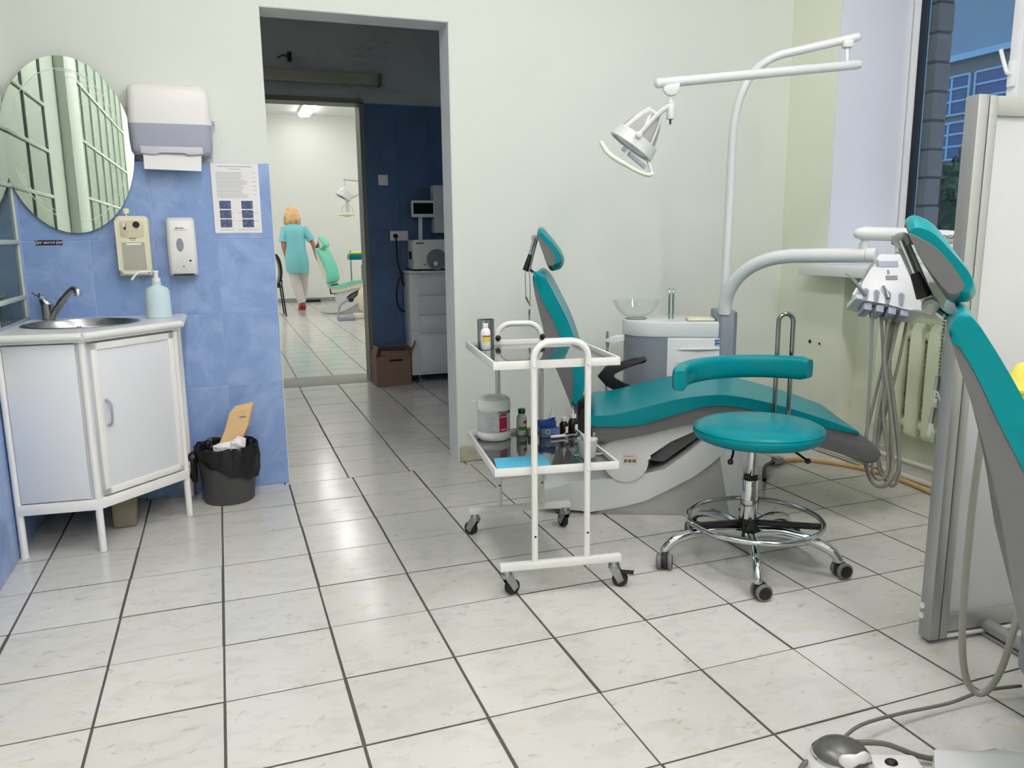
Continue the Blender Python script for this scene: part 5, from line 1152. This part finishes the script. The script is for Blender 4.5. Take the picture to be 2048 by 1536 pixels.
B().box(-.12, .12, -.08, .08, 0, .06, bev=.015).obj('base', M_GREYPL, t); B().tube(cr([(-.11, 0, .05), (-.08, 0, .2), (.0, 0, .27), (.08, 0, .29)], 4), .014, 8).obj('handle', M_GREYPL, t); B().ball((.08, 0, .29), .04, 10).obj('knob', M_BLACK, t)
t = thing('rounded_pouf', 'cream rounded unit housing low in front of the mint chair', 'unit', (2.14, 8.75, 0))
B().lathe([(.0005, .06), (.14, .07), (.21, .14), (.235, .28), (.21, .40), (.14, .46), (.0005, .48)], n=28, caps=False).box(-.3, .3, -.12, .12, .0, .07, bev=.02).obj('housing', M_CREAM, t)
B().beam((-.12, -.1, .40), (.12, -.1, .72), .10, .05, .01).obj('arm', M_BLACK, t)
t = thing('power_strip', 'black box on the floor at the far baseboard', 'box', (1.56, 12.12, 0))
B().box(-.14, .20, -.04, .05, 0, .05, bev=.01).obj('case', M_BLACK, t)

# ---- person walking away
PX, PY = 1.235, 10.53
P_ = thing('person', 'person in turquoise uniform tunic and white trousers walking away', 'person', (PX, PY, 0))
def skin_body():
    J = {'pelvis': (.0, 0, .86, .11), 'belly': (.0, 0, 1.0, .09), 'chest': (-.01, .02, 1.22, .09), 'neck0': (-.03, .05, 1.36, .055), 'neck': (-.03, .07, 1.42, .05), 'head': (-.03, .09, 1.53, .085), 'crown': (-.03, .08, 1.60, .06),
         'shl': (-.150, .03, 1.29, .045), 'ell': (-.195, .0, 1.05, .04), 'wrl': (-.165, .08, .90, .028), 'hal': (-.16, .10, .86, .03),
         'shr': (.150, .03, 1.28, .045), 'elr': (.275, -.02, 1.07, .04), 'wrr': (.315, .02, .885, .028), 'har': (.325, .03, .84, .03),
         'hil': (-.075, 0, .82, .095), 'knl': (-.03, .02, .42, .062), 'anl': (.045, -.04, .09, .04), 'tol': (.03, .12, .035, .035),
         'hir': (.085, .0, .82, .095), 'knr': (.10, .16, .45, .062), 'anr': (.075, .26, .11, .04), 'tor': (.07, .40, .05, .035)}
    E = [('pelvis', 'belly'), ('belly', 'chest'), ('chest', 'neck0'), ('neck0', 'neck'), ('neck', 'head'), ('head', 'crown'), ('chest', 'shl'), ('shl', 'ell'), ('ell', 'wrl'), ('wrl', 'hal'), ('chest', 'shr'), ('shr', 'elr'), ('elr', 'wrr'), ('wrr', 'har'), ('pelvis', 'hil'), ('hil', 'knl'), ('knl', 'anl'), ('anl', 'tol'), ('pelvis', 'hir'), ('hir', 'knr'), ('knr', 'anr'), ('anr', 'tor')]
    for side, base, dirv in (('l', 'hal', Vector((.01, .03, -.07))), ('r', 'har', Vector((.02, .01, -.075)))):
        b0 = Vector(J[base][:3])
        for k in range(4):
            off = Vector((-.0, (k - 1.5) * .019, 0)); ln = (.85, 1, .95, .75)[k]
            J['f%s%da' % (side, k)] = (*(b0 + off + dirv * .45 * ln), .010); J['f%s%db' % (side, k)] = (*(b0 + off + dirv * ln + Vector((0, .008, 0))), .008)
            E += [(base, 'f%s%da' % (side, k)), ('f%s%da' % (side, k), 'f%s%db' % (side, k))]
        J['t%s' % side] = (*(b0 + Vector((.0, .045, -.02))), .010); E.append((base, 't%s' % side))
    keys = list(J); me = bpy.data.meshes.new('body'); me.from_pydata([J[k][:3] for k in keys], [(keys.index(a), keys.index(b)) for a, b in E], [])
    o = bpy.data.objects.new('body', me); C.objects.link(o)
    o.modifiers.new('skin', 'SKIN'); 
    if not me.skin_vertices:
        bpy.context.view_layer.objects.active = o; o.select_set(True)
        try: bpy.ops.mesh.customdata_skin_add()
        except Exception: pass
    sv = me.skin_vertices[0].data
    for k, n in enumerate(keys): sv[k].radius = (J[n][3], J[n][3]); sv[k].use_root = (n == 'pelvis')
    s = o.modifiers.new('sub', 'SUBSURF'); s.levels = 2; s.render_levels = 2
    dg = bpy.context.evaluated_depsgraph_get(); m2 = bpy.data.meshes.new_from_object(o.evaluated_get(dg))
    bpy.data.objects.remove(o); m2.materials.clear(); m2.materials.append(M_SKIN); m2.polygons.foreach_set('use_smooth', [True] * len(m2.polygons))
    return m2
link('body', skin_body(), P_, (0, 0, 0))
def ell(cx, cy, z, rx, ry, n=28, tilt=0): return [(cx + math.cos(a) * rx, cy + math.sin(a) * ry, z + tilt * math.cos(a)) for a in [2 * PI * k / n for k in range(n)]]
B().loft([ell(.015, .02, .60, .175, .15, tilt=-.012), ell(.01, .01, .68, .185, .155), ell(.005, 0, .80, .188, .150), ell(.0, 0, .92, .170, .135), ell(.0, 0, 1.04, .152, .118), ell(-.005, .01, 1.15, .158, .122), ell(-.01, .02, 1.25, .178, .125), ell(-.012, .025, 1.315, .178, .105), ell(-.02, .035, 1.36, .13, .085), ell(-.03, .05, 1.40, .062, .062)], caps=False).obj('tunic', M_SCRUB, P_, ang=80)
for s, pts in ((-1, [(-.135, .03, 1.315), (-.172, .015, 1.20), (-.192, .005, 1.10)]), (1, [(.135, .03, 1.31), (.205, .0, 1.20), (.252, -.01, 1.125)])):
    B().tube(cr(pts, 4), [.070, .070, .069, .068, .067, .067, .068, .069, .070], 16, caps=False).obj('sleeve', M_SCRUB, P_, ang=80)
B().tube(cr([(-.065, .0, .80), (-.045, .015, .60), (-.022, .022, .42), (.015, -.01, .25), (.042, -.038, .115)], 5), [.105 - .045 * k / 20 for k in range(21)], 16, caps=False).tube(cr([(.085, .0, .80), (.098, .09, .60), (.103, .165, .44), (.09, .21, .26), (.078, .255, .14)], 5), [.105 - .045 * k / 20 for k in range(21)], 16, caps=False).obj('trousers', M_TROUS, P_, ang=80)
hb = B().loft([ell(-.032, .05, 1.37, .128, .070), ell(-.03, .05, 1.42, .138, .098), ell(-.028, .06, 1.49, .132, .112), ell(-.026, .07, 1.56, .116, .108), ell(-.024, .08, 1.615, .086, .088), ell(-.022, .085, 1.65, .046, .05), ell(-.022, .085, 1.66, .01, .01)])
hb.obj('hair', M_HAIR, P_, ang=80)
for dx, dy in ((.045, -.035), (.075, .27)):
    B().box(dx - .055, dx + .05, dy - .06, dy + .20, .0, .03, bev=.012).box(dx - .05, dx + .045, dy + .06, dy + .17, .03, .075, bev=.02).tube([(dx - .05, dy - .03, .03), (dx - .03, dy - .055, .085), (dx + .03, dy - .055, .085), (dx + .045, dy - .03, .03)], .012, 8).obj('sandal', M_SHOE, P_)
B().tube([(-.19, .06, .925), (-.165, .04, .93), (-.14, .06, .925), (-.165, .09, .92), (-.19, .06, .925)], .006, 6).obj('bracelet', M_STEEL, P_)
